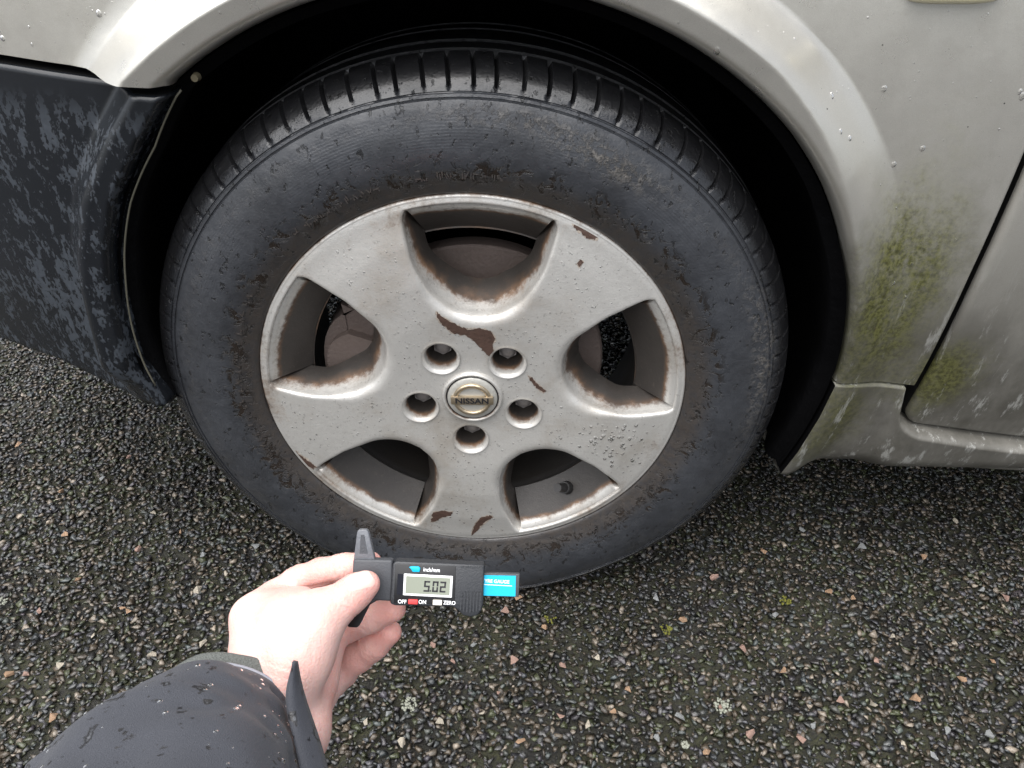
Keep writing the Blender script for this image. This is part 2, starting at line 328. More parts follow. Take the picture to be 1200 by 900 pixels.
def stones(name, pos, size, tint, mat, parent):
    Vs, Fs, Cs, off = [], [], [], 0
    which = rng.integers(0, len(protos), len(pos)); Rm = rots(len(pos), 0.20)
    for k, (V, Fc) in enumerate(protos):
        idx = np.where(which == k)[0]
        W = np.einsum('nij,vj->nvi', Rm[idx], V)*size[idx][:, None, None]+pos[idx][:, None, :]
        Vs.append(W.reshape(-1, 3)); nb = len(V)
        Fs.append((Fc[None]+(np.arange(len(idx))*nb)[:, None, None]+off).reshape(-1, 3)); off += len(idx)*nb
        Cs.append(np.repeat(tint[idx], nb, 0))
    V = np.concatenate(Vs); Fc = np.concatenate(Fs); Cc = np.concatenate(Cs)
    me = bpy.data.meshes.new(name); me.vertices.add(len(V)); me.vertices.foreach_set('co', V.astype(np.float32).ravel())
    me.loops.add(Fc.size); me.loops.foreach_set('vertex_index', Fc.astype(np.int32).ravel())
    me.polygons.add(len(Fc)); me.polygons.foreach_set('loop_start', np.arange(0, Fc.size, 3, dtype=np.int32)); me.polygons.foreach_set('loop_total', np.full(len(Fc), 3, np.int32))
    a = me.color_attributes.new('tint', 'FLOAT_COLOR', 'POINT'); a.data.foreach_set('color', np.concatenate([Cc, np.ones((len(Cc), 1))], 1).astype(np.float32).ravel())
    me.update(calc_edges=True); me.materials.append(mat)
    o = bpy.data.objects.new(name, me); C.objects.link(o); o.parent = parent; return o
sp = 0.0070
jx, jy = np.meshgrid(np.arange(X0, X1, sp), np.arange(Y0, Y1, sp), indexing='ij')
pos = np.stack([jx.ravel(), jy.ravel(), 0*jx.ravel()], -1); n = len(pos)
pos[:, :2] += rng.uniform(-0.5, 0.5, (n, 2))*sp*1.1
size = rng.uniform(0.0038, 0.0088, n)*rng.uniform(0.85, 1.1, n); pos[:, 2] = rng.uniform(-0.0038, -0.0008, n)-size*0.22
keep = rng.random(n) > 0.04; pos, size = pos[keep], size[keep]
p2 = np.stack([rng.uniform(X0, X1, 60000), rng.uniform(Y0, Y1, 60000), rng.uniform(-0.0075, -0.0035, 60000)], -1)
pos = np.concatenate([pos, p2]); size = np.concatenate([size, rng.uniform(0.0024, 0.0042, 60000)])
tag(stones('chippings', pos, size, stone_tint(len(pos))*(0.62+0.75*vnoise(pos, 9, 31))[:, None], M['stone'], g), kind='stuff')
# the paler and tan stones that stand out one by one
PALE = [(608, 700), (592, 715), (640, 735), (602, 773), (700, 770), (737, 807), (797, 840), (845, 827), (718, 833), (657, 838), (917, 785), (939, 863), (1025, 827), (972, 693), (1110, 856), (1093, 886),
        (1083, 652), (1163, 774), (1029, 773), (1071, 817), (1075, 818), (953, 849), (837, 676), (895, 644), (76, 626), (162, 643), (237, 649), (265, 672), (91, 678), (143, 713), (151, 715), (233, 690), (237, 753), (178, 767), (132, 820),
        (30, 790), (10, 789), (70, 779), (213, 622), (428, 845), (455, 835), (515, 845), (470, 870), (585, 812), (565, 835), (555, 755), (507, 754), (530, 775), (610, 870), (660, 780), (870, 760), (910, 720), (1000, 700), (1045, 745), (1150, 690), (1180, 700), (1127, 796), (985, 820),
        (880, 860), (830, 880), (770, 865), (690, 850), (1060, 870), (1160, 860), (60, 840), (110, 745), (45, 715), (180, 600), (120, 560), (150, 535), (72, 575), (20, 520), (300, 640), (100, 480), (770, 700), (800, 725), (1010, 640), (1120, 610), (940, 620)]
pmats = []
for nm, c1, c2 in (('tan stone', (0.28, 0.17, 0.10), (0.42, 0.28, 0.18)), ('pink stone', (0.28, 0.17, 0.135), (0.40, 0.27, 0.22)), ('cream stone', (0.36, 0.31, 0.24), (0.50, 0.46, 0.38)), ('pale grey stone', (0.20, 0.21, 0.21), (0.32, 0.33, 0.33))):
    t = NT(nm); f = t.noise(250, 4, 0.6); t.set(Base_Color=t.mix(f, c1, c2), Roughness=0.4); t.bump(f, 0.001); pmats.append(t.m)
pme = []
for k in range(6):
    for q, pm in enumerate(pmats):
        V, Fc = protos[k]; me = bpy.data.meshes.new('stone'); me.from_pydata(V.tolist(), [], Fc.tolist()); me.materials.append(pm); pme.append((q, me))
for i, (px, py) in enumerate(PALE):
    d = fw+rt*(px-600)/FPX+up*(450-py)/FPX; p = CAM-d*(CAM[2]-0.0015)/d[2]
    q = random.choices((0, 1, 2, 3), (5, 3, 2, 2))[0]; me = random.choice([m for qq, m in pme if qq == q])
    o = bpy.data.objects.new('stone', me); C.objects.link(o); o.parent = g
    s = random.uniform(0.0050, 0.0084); o.location = (p[0], p[1], 0.0008); o.scale = (s*1.05, s*1.05, s); o.rotation_euler = (random.gauss(0, 0.25), random.gauss(0, 0.25), random.uniform(0, 6.28))
# bits of lichen and moss that sit on the chippings
def clump(name, px, py, r, mat, seed, n=26):
    d = fw+rt*(px-600)/FPX+up*(450-py)/FPX; p = CAM-d*(CAM[2]-0.003)/d[2]; r_ = np.random.default_rng(seed); bm = bmesh.new()
    for _ in range(n):
        a, q = r_.uniform(0, 6.28), r*math.sqrt(r_.random()); s = r_.uniform(0.0008, 0.002)
        res = bmesh.ops.create_icosphere(bm, subdivisions=1, radius=s)
        bmesh.ops.transform(bm, matrix=Matrix.Translation((p[0]+q*math.cos(a), p[1]+q*math.sin(a), 0.0035+r_.uniform(0, 0.002))), verts=res['verts'])
    return bm_obj(name, bm, mat, g)
clump('lichen', 480, 826, 0.009, M['lichen'], 1, 40); clump('lichen', 847, 828, 0.010, M['lichen'], 2, 40); clump('lichen', 803, 874, 0.004, M['lichen'], 3)
clump('lichen', 3, 705, 0.007, M['lichen'], 4); clump('moss_tuft', 645, 726, 0.007, M['mossy'], 5, 12); clump('moss_tuft', 780, 738, 0.007, M['mossy'], 6); clump('moss_tuft', 920, 705, 0.007, M['mossy'], 7)

# ================================================================== THE CAR  (origin at the wheel centre; x to the car's rear, y into the car)
car = empty('car', (0, 0, ZC))
tag(car, 'dirty champagne silver car with a dark front bumper, seen at its front wheel', 'car')
ARCH_A = np.radians([-19, -12.7, -4.3, 3.2, 5.1, 12.4, 23.6, 29.3, 38, 46, 56, 80, 108, 126, 134, 143.5, 151.5, 157, 165, 173, 180])
ARCH_R = np.array([.3703, .3676, .3687, .373, .3741, .3747, .3791, .3821, .3872, .3900, .3908, .3925, .3930, .3921, .3783, .372, .3633, .3567, .349, .3404, .330])
def arch(th): return np.interp(th, ARCH_A, ARCH_R)
ARCH_F = ARCH_R.copy(); ARCH_F[14:] = .392                       # the painted wing keeps its own radius at the front
def archf(th): return np.interp(th, ARCH_A, ARCH_F)
def body_y(x, z):
    x = np.asarray(x, float); z = np.asarray(z, float)
    return 0.000+0.30*np.clip(z-0.20, 0, 9)**2+0.45*np.clip(0.20-z, 0, 9)**2+0.95*np.clip(-0.24-x, 0, 9)**2
def wing_y(x, z):
    r = np.hypot(x, z); th = np.arctan2(z, x); s = r-archf(th); deg = np.degrees(th)
    lipw = np.interp(deg, [8, 30, 38, 46, 54, 180], [0.002, 0.006, 0.010, 0.015, 0.021, 0.021])
    b = body_y(x, z); lip = np.interp(deg, [0, 3.2, 12.4, 23.6, 29.3, 38, 180], [.002, .001, -.012, -.024, -.029, -.032, -.032])
    t = np.clip((s-lipw)/(0.0545-lipw), 0, 1); f = 1-(0.45*sstep(t, 0, 1)+0.55*t)
    return b+np.minimum(lip-b, -0.004)*f+0.16*np.clip(lipw-s, 0, 1)+0.006*np.clip(1-s/0.007, 0, 1)**2
# --- front wing
ZS = 0.3165
def seam_z(x): return ZS+np.interp(x, [-0.8, -0.37, -0.29, -0.275, -0.24, -0.2], [0.034, 0.012, 0.0055, 0.0035, 0.001, 0.0005])
GAPX = lambda z: np.interp(z, [-0.05, -0.023, 0.0285, 0.148, 0.2566, 0.45, 0.7], [0.462, 0.4616, 0.4626, 0.4639, 0.4682, 0.474, 0.476])
nA, nB = 260, 70
th_lo, th_hi = R_(3.2), PI-math.asin((ZS+0.002)/0.392)
outer_pts = [(0.4620, 0.0080)]+[(float(GAPX(z)), z) for z in np.linspace(0.03, 0.62, 30)]
top = [(x, 0.62) for x in np.linspace(0.40, -0.66, 24)]; left = [(-0.78, z) for z in (0.60, 0.5, 0.42, float(seam_z(-0.78)))]
O = np.array(outer_pts+top+left); keyT = []
ang = np.unwrap(np.arctan2(O[:, 1], O[:, 0]))
T = np.linspace(0, 1, nA); thI = th_lo+(th_hi-th_lo)*T
cum = np.concatenate([[0], np.cumsum(np.hypot(*np.diff(O, axis=0).T))])
# match the outer boundary to the inner angle by the angle of its own points
an = (ang-ang[0])/(ang[-1]-ang[0]); an = np.maximum.accumulate(an+np.arange(len(an))*1e-7)
Ox = np.interp(T, an, O[:, 0]); Oz = np.interp(T, an, O[:, 1])
q = np.concatenate([np.linspace(0, 0.17, 30), np.linspace(0.19, 1, nB-30)])
V = []
for i in range(nA):
    r0 = archf(thI[i]); ix, iz = r0*math.cos(thI[i]), r0*math.sin(thI[i])
    L = math.hypot(Ox[i]-ix, Oz[i]-iz)
    qq = np.concatenate([np.linspace(0, 0.07, 36), np.linspace(0.075, max(L, 0.08), nB-36)])/max(L, 0.08)
    x = ix+(Ox[i]-ix)*qq; z = iz+(Oz[i]-iz)*qq
    if i == nA-1: z = seam_z(x)
    y = wing_y(x, z)
    col = [(x[0]*0.994, y[0]+0.016, z[0]*0.994), (x[0]*0.9975, y[0]+0.004, z[0]*0.9975)]+list(zip(x, y, z))+[(x[-1]+0.001, y[-1]+0.003, z[-1]), (x[-1]+0.0012, y[-1]+0.006, z[-1])]
    V += col
nb2 = nB+4
# blend the last rows down on to the bumper seam
V = np.array(V).reshape(nA, nb2, 3)
for i in range(nA-14, nA):
    k = (i-(nA-15))/14.0; V[i, :, 2] += (np.where(V[nA-1, :, 0] < -0.2, V[nA-1, :, 2], V[nA-1, :, 2])-V[nA-1, :, 2])*k
wing = mesh('front_wing', V.reshape(-1, 3), grid_faces(nA, nb2, flip=True), M['paint'], car)
tag(wing, 'champagne wing with green algae behind the arch')
# returns along the two seams, coloured black as the shade in the gaps
def strip(name, A, B, mat, parent): return mesh(name, np.concatenate([A, B]), [(i, i+1, len(A)+i+1, len(A)+i) for i in range(len(A)-1)], mat, parent)
for row, nm in ((0, 'sill_seam_return'), (nA-1, 'bumper_seam_return')):
    A = V[row, 2:-2]; B = A+np.array((0, 0.03, 0.001)); strip('seam_return', A, B, M['gap'], wing)
# --- bonnet edge above the wing, out of the picture
bx = np.linspace(-0.78, 0.47, 24); A = np.array([(x, float(wing_y(x, 0.62)), 0.62) for x in bx])
rows = [A+np.array((0, dy, dz)) for dy, dz in ((0, 0), (0.02, 0.035), (0.07, 0.055), (0.25, 0.08), (0.8, 0.11))]
mesh('bonnet', np.concatenate(rows), grid_faces(5, 24), M['paint'], car)
# --- door
def door_left(z, zb, r=0.022):
    x = GAPX(z)+0.0098; d = np.clip(r-(z-zb), 0, r); return x+r-np.sqrt(np.maximum(r*r-d*d, 0))
def gap_z(x): return np.interp(x, [0.47, 0.497, 0.567, 0.618, 1.55], [-0.0535, -0.057, -0.0694, -0.0778, -0.13])
def sill_top(x): return np.interp(x, [0.365, 0.372, 0.41, 0.453, 0.4565, 0.4606, 0.466, 0.4724, 0.48, 0.4897, 0.5617, 0.6129, 1.55], [0.0185, 0.0182, 0.0122, 0.0058, -0.010, -0.0300, -0.0405, -0.0469, -0.0515, -0.0554, -0.0708, -0.0792, -0.135])
nz, nxx = 60, 60
zz = np.concatenate([np.linspace(0, 0.03, 20), np.linspace(0.034, 0.66, nz-20)]); V = []
for a in zz:
    u = np.concatenate([np.linspace(0, 0.06, 20), np.linspace(0.07, 1, nxx-20)])
    zb0 = float(gap_z(0.47))
    x = door_left(zb0+a, zb0); xs = x+(1.55-x)*u; fall = (gap_z(np.maximum(xs, 0.472))-gap_z(0.472))*np.clip(1-a/0.4, 0, 1)
    z_ = zb0+a+fall; y_ = body_y(xs, z_)-0.0005+0.004*np.clip(1-u/0.004, 0, 1)+0.004*np.clip(1-a/0.004, 0, 1)
    V += [(x, y_[0]+0.004, z_[0])]+list(zip(xs, y_, z_))
V = np.array(V); bot = V[:nxx+1].copy(); bot[:, 1] += 0.004
V2 = np.concatenate([bot, V]); door = mesh('front_door', V2, grid_faces(nz+1, nxx+1, flip=True), M['paint'], car)
tag(door, 'dirty lower corner of the front door')
DV = V.reshape(nz, nxx+1, 3); A = np.concatenate([DV[::-1, 0], bot[1:]]); strip('door_gap_shade', A+np.array((0.0004, 0.001, 0)), A+np.array((0.0004, 0.05, 0)), M['gap'], door)  # black strip stands in for shade on the painted door edge
# --- sill
def edge_x(z): return np.interp(z, [-0.16, -0.1209, -0.081, -0.0275, 0.0206], [0.338, 0.350, 0.3585, 0.3676, 0.3724])
def sill_y(x, z, topz):
    # outwards of the door bottom, rolled over at the top and tucked under at the foot
    d = topz-z; b = body_y(x, z); ledge = sstep(x, 0.445, 0.49); k = 1-sstep(x-edge_x(z), 0.0, 0.06)
    ey = np.interp(z, [-0.121, -0.081, -0.0275, 0.0206], [.018, .010, .004, .0])
    y0 = b-0.004*(1-ledge)-ledge*(0.016-0.024*np.clip(1-d/0.012, 0, 1)**2)
    return y0+(ey-y0)*k+0.02*np.clip((-0.105-z)/0.035, 0, 1)**2*(1-k)
nu, nv = 150, 44
u0 = np.concatenate([np.linspace(0.372, 0.452, 30), np.linspace(0.4530, 0.51, 70), np.linspace(0.52, 1.5, nu-100)]); V = []
for i, xa in enumerate(u0):
    tz = float(sill_top(xa)); zb_ = float(np.interp(xa, [0.37, 0.42, 0.447, 0.548, 0.654, 1.5], [-0.121, -0.132, -0.1370, -0.1390, -0.148, -0.17])); vv = np.concatenate([np.linspace(0, 0.6, 20), np.linspace(0.62, 1, nv-20)])
    z = zb_+(tz-zb_)*vv; wgt = float(1-sstep(xa, 0.372, 0.452)); x = xa+wgt*(edge_x(z)-0.372)
    y = sill_y(x, z, tz)
    V += [(x[0], y[0]+0.12, z[0]-0.012), (x[0], y[0]+0.02, z[0]-0.006)]+list(zip(x, y, z))+[(x[-1], y[-1]+0.03, z[-1]-0.0005)]
sill = mesh('sill', V, grid_faces(nu, nv+3, flip=False), M['paint'], car)
tag(sill, 'grimy sill with a bright rolled upper edge')
A = np.array(V[:nv+3])[2:-1]; strip('edge_return', A, A+np.array((0.004, 0.05, 0)), M['liner'], sill)
# dark sheet behind the shut lines
S = [(x, 0.045, z) for x, z in ((0.40, -0.08), (1.5, -0.12), (1.5, 0.6), (0.42, 0.6))]
mesh('shut_line_sheet', S, [(0, 1, 2, 3)], M['gap'], car, False)
# --- front bumper
BZ = np.array([-0.02, 0.0, 0.0425, 0.09, 0.1386, 0.1732, 0.2215, 0.273, 0.3115]); BX = np.array([-0.318, -0.322, -0.3378, -0.334, -0.3287, -0.3193, -0.2989, -0.2619, -0.2290])
def bump_bot(x): return np.interp(x, [-1.0, -0.5556, -0.4586, -0.425, -0.392, -0.356, -0.320], [0.0, 0.0008, 0.0064, 0.0002, -0.0056, -0.0085, -0.0065])
def bump_y(x, z, s):
    lo = np.interp(x, [-1.0, -0.5556, -0.4586, -0.392, -0.356, -0.320, -0.2], [0.42, 0.10, 0.05, 0.02, 0.0, -0.02, -0.03]); k = sstep(z, -0.03, 0.22)
    b = lo+(body_y(x, np.maximum(z, 0.2))-lo)*k; lip = -0.026; f = 1-sstep(s, 0.018, 0.050)
    return b+np.minimum(lip-b, -0.002)*f*sstep(z, -0.015, 0.05)-0.0016*np.exp(-((s-0.027)/0.005)**2)+0.006*np.clip(1-s/0.006, 0, 1)**2
nu, nv = 90, 70; V = []
for j in range(nv):
    v = j/(nv-1); row = []
    u = np.concatenate([np.linspace(0, 0.12, 40), np.linspace(0.13, 1, nu-40)])
    for k in range(nu):
        # x along the row; the row height runs between the foot and the seam at that x
        zg = 0.31
        xr = -0.30; x = xr
        for _ in range(6):
            zt = float(seam_z(x))-0.0085; zb_ = float(bump_bot(x)); z = zb_+(zt-zb_)*v; xr = float(np.interp(z, BZ, BX)); x = xr+(-0.80-xr)*u[k]
        s = (xr-x)*0.92; row.append((x, float(bump_y(x, z, s)), z))
    e = row[0]; V += [(e[0]+0.004, e[1]+0.02, e[2])]+row
V = np.array(V).reshape(nv, nu+1, 3)
und = V[0].copy(); und[:, 1] += 0.16; und[:, 2] -= 0.012; mid_ = V[0].copy(); mid_[:, 1] += 0.014; mid_[:, 2] -= 0.007
topr = V[-1].copy(); topr[:, 1] += 0.003; topr[:, 2] += 0.001; seamA = topr.copy()
V = np.concatenate([und[None], mid_[None], V, topr[None]])
bumper = mesh('front_bumper', V.reshape(-1, 3), grid_faces(nv+3, nu+1, flip=False), M['bumper'], car)
strip('seam_gap_shade', seamA, seamA+np.array((0, 0.04, 0)), M['gap'], bumper)  # black strip put in as the shade inside the bumper seam
tag(bumper, 'dark plastic bumper blotched with water marks')
# --- wheel arch liner, and its turned edge by the bumper
la = np.radians(np.linspace(-18.5, 181, 120)); prof = [(-0.012, -0.004), (0.002, -0.003), (0.004, -0.013), (0.03, -0.010), (0.09, 0.0), (0.20, 0.0), (0.30, -0.03)]
lipy = lambda t: float(np.interp(math.degrees(t), [-19, -12.7, -4.3, 3.2, 12.4, 23.6, 30], [.036, .029, .022, .018, .006, -.004, 0.0]))
V = [((archf(t)*(1-k)+arch(t)*k+dr)*math.cos(t), y+(lipy(t) if y < 0.05 else 0)+0.004*math.sin(40*t)*(y > 0.02), (archf(t)*(1-k)+arch(t)*k+dr)*math.sin(t)) for t in la for (y, dr) in prof for k in (1.0 if math.degrees(t) < 100 or math.degrees(t) > 129 else 0.8,)]
liner = mesh('wheel_arch_liner', V, grid_faces(120, len(prof), flip=False), M['liner'], car)
bk = [(0, 0.30, 0)]+[(0.37*math.cos(t), 0.30, 0.37*math.sin(t)) for t in la]; mesh('inner_panel', bk, [(0, i, i+1) for i in range(1, 120)], M['liner'], liner)
lt = np.radians(np.linspace(125.5, 177, 50)); E_ = [((arch(t)-0.0095)*math.cos(t), -0.012, (arch(t)-0.0095)*math.sin(t)) for t in lt]
tube('liner_edge', E_, 0.0009, mat_simple('dusty liner edge', (0.10, 0.095, 0.07), 0.6), liner, 8)
bm = bmesh.new(); bmesh.ops.create_cone(bm, segments=12, radius1=0.0035, radius2=0.0028, depth=0.006, cap_ends=True, matrix=Matrix.Translation((-0.207, -0.015, 0.322))@Matrix.Rotation(PI/2, 4, 'X'))
bm_obj('clip', bm, mat_simple('muddy clip', (0.10, 0.085, 0.05), 0.7), liner)
# --- the rest of the shell that keeps daylight out of the arch
def box(name, a, b, mat, parent, bev=0.0):
    bm = bmesh.new(); bmesh.ops.create_cube(bm, size=1.0)
    for v in bm.verts: v.co = Vector([a[i]+(v.co[i]+0.5)*(b[i]-a[i]) for i in range(3)])
    if bev: bmesh.ops.bevel(bm, geom=bm.edges[:], offset=bev, segments=2, affect='EDGES', profile=0.5)
    return bm_obj(name, bm, mat, parent)
ub = box('underbody', (0.40, 0.13, -0.10), (2.6, 1.55, 0.5), M['liner'], car)
box('front_underbody', (-0.74, 0.305, -0.06), (0.42, 1.4, 0.6), M['liner'], ub)
# --- side indicator
c0 = at_y(1126, -12, 0.0); cx, cz = c0[0], c0[2]-ZC
V = []; nU, nV = 25, 15
for i in range(nU):
    for j in range(nV):
        a, b = -1+2*i/(nU-1), -1+2*j/(nV-1)
        k = 1-max(abs(a), abs(b))**10*0.0; ex, ez = 0.038*a*(1-0.10*b*b), 0.0115*b*(1-0.25*a**4)
        V.append((cx+ex, float(body_y(cx+ex, cz+ez))-0.010*math.sqrt(max(0, (1-a**6)*(1-b**4)))+0.001, cz+ez))
mesh('side_indicator', V, grid_faces(nU, nV, flip=True), M['lens'], car)

# ------------------------------------------------------------------ wheel
wheel = empty('wheel', (0, 0, 0), car); tag(wheel, 'scuffed five spoke alloy wheel with worn tyre')
# tyre: lathed section, slots cut through the shoulder
NS = 96; SEG = NS*10
prof = catmull([(.012, .214), (.006, .2195), (.0015, .2225), (-.0015, .229), (-.006, .240), (-.0095, .254), (-.010, .266), (-.0080, .280), (-.0035, .294), (-.0005, .3005)], 5)
prof = [tuple(p) for p in prof]+[(.0002, .3018), (.0016, .3022), (.0018, .3034), (.0006, .3040), (.0016, .3062), (.0028, .3066), (.0032, .3074), (.0024, .3082)]
prof += [tuple(p) for p in catmull([(.0045, .3118), (.0085, .3175), (.0140, .3225), (.0210, .3262), (.0300, .3290), (.0400, .3304)], 3)]
prof += [(.0405, .3295), (.0410, .3235), (.0490, .3235), (.0495, .3305), (.065, .3318), (.0655, .324), (.0735, .324), (.074, .3322), (.092, .3325), (.110, .3322), (.1105, .324), (.1185, .324), (.119, .3318), (.1425, .3305), (.143, .3235), (.151, .3235), (.1515, .330), (.165, .327), (.178, .316), (.190, .29), (.194, .262), (.186, .232), (.176, .214)]
prof = np.array(prof); m = len(prof)
tt = np.arange(SEG)*2*PI/SEG; ph = np.arange(SEG) % 10
V = np.zeros((SEG, m, 3)); scuff = np.zeros((SEG, m)); rad = np.zeros((SEG, m))
lip_i = [i for i in range(m) if prof[i, 0] < .0405 and prof[i, 1] > .3085]
for s_ in range(SEG):
    y = prof[:, 0].copy(); r = prof[:, 1].copy(); a = np.full(m, tt[s_])
    a += 0.010*sstep(y, 0.0, 0.04)*(y < .045)                      # slots lean a little
    wv = random.Random(s_//10).uniform(0.55, 1.0)
    if ph[s_] == random.Random(s_//10+77).choice((4, 5, 5, 6)):
        for i in lip_i:
            depth = 0.0068*wv*1.0*float(sstep(r[i], .3085, .3165)); nrm = np.array((0.55, -0.83)) if r[i] < .326 else np.array((0.15, -0.98))
            y[i] += depth*nrm[0]*0.8; r[i] += depth*nrm[1]
    V[s_, :, 0] = r*np.cos(a); V[s_, :, 1] = y; V[s_, :, 2] = r*np.sin(a); rad[s_] = prof[:, 1]
    d_ = math.degrees(tt[s_]) % 360
    def hump(c, w_): return math.exp(-(((d_-c+180) % 360-180)/w_)**2)
    scuff[s_] = (hump(64, 9)*np.exp(-((prof[:, 1]-.281)/.009)**2)+0.9*hump(10, 14)*np.exp(-((prof[:, 1]-.298)/.010)**2)+0.5*hump(80, 12)*np.exp(-((prof[:, 1]-.292)/.007)**2)+0.12*np.exp(-((prof[:, 1]-.290)/.006)**2))*1.0
Vf = V.reshape(-1, 3)
# worn, uneven sidewall and the flat where it bears on the road
k = vnoise(Vf, 60, 9)-0.5; sel = (Vf[:, 1] < 0.003); Vf[sel, 1] += 0.0009*k[sel]
low = sstep(-Vf[:, 2], 0.20, 0.318); zc = -(ZC-0.0015)
bulge = low*sstep(np.hypot(Vf[:, 0], Vf[:, 2]), .235, .29)*(1-sstep(np.abs(Vf[:, 0]), 0.05, 0.22))
Vf[:, 1] += np.where(Vf[:, 1] < .09, -1, 1)*0.007*bulge
Vf[:, 2] = np.where(Vf[:, 2] < zc, zc-(zc-Vf[:, 2])*0.08, Vf[:, 2])
tyre = mesh('tyre', Vf, grid_faces(SEG, m, True, flip=True), M['rubber'], wheel, True, dict(rad=rad.ravel(), scuff=np.clip(scuff.ravel(), 0, 1)), 38)
# worn raised sidewall figures: short ribs on a ring near the bead
bm = bmesh.new(); rr_ = random.Random(3)
def side_y(r): return float(np.interp(r, prof[5:46, 1], prof[5:46, 0]))
for a0, a1 in ((150, 212), (108, 132), (82, 100), (300, 336)):
    a = a0
    while a < a1:
        for q_ in range(rr_.choice((2, 2, 3))):
            t_ = R_(a+q_*0.5); r0 = 0.2375; h = rr_.choice((0.0055, 0.0055, 0.0034, 0.002)); r0 += rr_.choice((0, 0, 0.002))
            mt_ = Matrix.Rotation(-t_, 4, 'Y')@Matrix.Translation((r0+h/2, side_y(r0+h/2)-0.0002, 0))@Matrix.Rotation(rr_.choice((0, 0, 0, 0.5, -0.5, 1.57)), 4, 'Y')
            bmesh.ops.create_cube(bm, size=1.0, matrix=mt_@Matrix.Diagonal((h, 0.0018, 0.0011, 1)))
        a += rr_.choice((1.7, 1.7, 1.9, 3.4))
tag(bm_obj('raised_marking', bm, M['rubber'], wheel, False), kind='stuff')

# rim: five windows, each meshed outwards from its own edge to the spoke centre lines
SPIN = R_(-3.6); RO = 0.2172; RC = 0.0305
half = [(.0975, 0), (.1002, .0155), (.1055, .0270), (.1170, .0410), (.1300, .0500), (.1490, .0600), (.1670, .0648), (.1840, .0684), (.1935, .0695), (.2003, .0672)]
cur = catmull(half, 10); a_end = math.atan2(.0672, .2003); RL = math.hypot(.2003, .0672); CORNER = math.atan2(.0672, .2003-.165)
arc = np.array([(RL*math.cos(a), RL*math.sin(a)) for a in np.linspace(a_end, 0, 24)[1:]])
hc = np.concatenate([cur, arc]); wc = np.array((0.165, 0.0))
def polar(Pn): d = Pn-wc; return np.arctan2(d[:, 1], d[:, 0]), np.hypot(d[:, 0], d[:, 1])
pa, pr = polar(hc); o_ = np.argsort(pa); pa, pr = pa[o_], pr[o_]
def bound(phi):
    # distance from the window centre to the sector border along phi (0..pi)
    d = np.array((math.cos(phi), math.sin(phi))); best = 9
    nrm = np.array((-math.sin(R_(36)), math.cos(R_(36)))); k = d@nrm
    if k > 1e-9: best = min(best, -(wc@nrm)/k)
    b_ = wc@d; c_ = wc@wc-RO*RO; best = min(best, -b_+math.sqrt(b_*b_-c_))
    disc = b_*b_-(wc@wc-RC*RC)
    if disc > 0 and b_ < 0: best = min(best, -b_-math.sqrt(disc))
    return best
feat = [CORNER]
for r_, a_ in ((RO, 36), (RC, 36)): feat.append(math.atan2(r_*math.sin(R_(a_)), r_*math.cos(R_(a_))-.165))
phis = sorted(set([round(x, 6) for x in list(np.linspace(0, PI, 90))+feat])); phis = [p for i, p in enumerate(phis) if i == 0 or p-phis[i-1] > 2e-4 or p in [round(f, 6) for f in feat]]
full = phis+[-p for p in phis[-2:0:-1]]; NPH = len(full)
def dome(r): return np.interp(r, [0, .030, .045, .07, .10, .14, .18, .200, .208, .213, .2172], [-.0015, -.0015, -.001, -.0025, -.0048, -.0056, -.0034, -.0006, .0002, .0006, .0018])
rt_ = np.array([0, .02, .05, .09, .14, .2, .27, .35, .44, .54, .64, .74, .84, .92, 1.0])
walls = [(0.0022, .0003), (0.006, .0012), (0.012, .0030), (0.019, .0055), (0.027, .0085), (0.036, .0110)]
NR = len(rt_)+len(walls)
bmw = bmesh.new(); dl = bmw.verts.layers.float.new('dirt')
for sct in range(5):
    A = R_(90+72*sct)+SPIN; ca, sa = math.cos(A), math.sin(A); cols = []
    for phi in full:
        p_ = abs(phi); rho = float(np.interp(p_, pa, pr)); B = bound(p_); d = np.array((math.cos(phi), math.sin(phi)))
        e0 = wc+d*rho; hub = float(sstep(e0[0], .150, .105)); outer = 1.0 if p_ < CORNER-1e-4 else 0.0
        rbv = 0.0032+0.0085*hub if outer < .5 else 0.0032
        col = []
        for s_, off in reversed(walls):
            if outer > 0: off2 = off+outer*(0.0375*(s_/0.036)**0.8-off)
            else: off2 = off*(1+0.6*hub)
            pp = wc+d*(rho-off2)
            if outer > 0.5: pp = e0*(1-(0.0375*(s_/0.036))/math.hypot(*e0))
            r = math.hypot(*pp)
            yy = float(dome(math.hypot(*e0)))+rbv*0.95*(1-0.6*outer)+s_
            # grime gathers deep in the opening and on its lower, inner lip
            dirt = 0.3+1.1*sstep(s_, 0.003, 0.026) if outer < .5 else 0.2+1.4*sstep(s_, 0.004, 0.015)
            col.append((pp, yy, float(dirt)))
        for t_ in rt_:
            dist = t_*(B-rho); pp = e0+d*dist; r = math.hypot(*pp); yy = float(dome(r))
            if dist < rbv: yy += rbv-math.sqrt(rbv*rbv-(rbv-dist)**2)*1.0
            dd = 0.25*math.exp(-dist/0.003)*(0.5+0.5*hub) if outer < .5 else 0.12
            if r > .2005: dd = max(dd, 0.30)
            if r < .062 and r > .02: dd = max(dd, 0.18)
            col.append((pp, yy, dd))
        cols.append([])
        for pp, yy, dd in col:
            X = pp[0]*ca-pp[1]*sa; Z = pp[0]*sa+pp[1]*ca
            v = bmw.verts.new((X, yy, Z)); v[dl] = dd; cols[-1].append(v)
    for i in range(NPH):
        for j in range(NR-1):
            f = (cols[i][j], cols[(i+1) % NPH][j], cols[(i+1) % NPH][j+1], cols[i][j+1])
            try: bmw.faces.new(f)
            except ValueError: pass
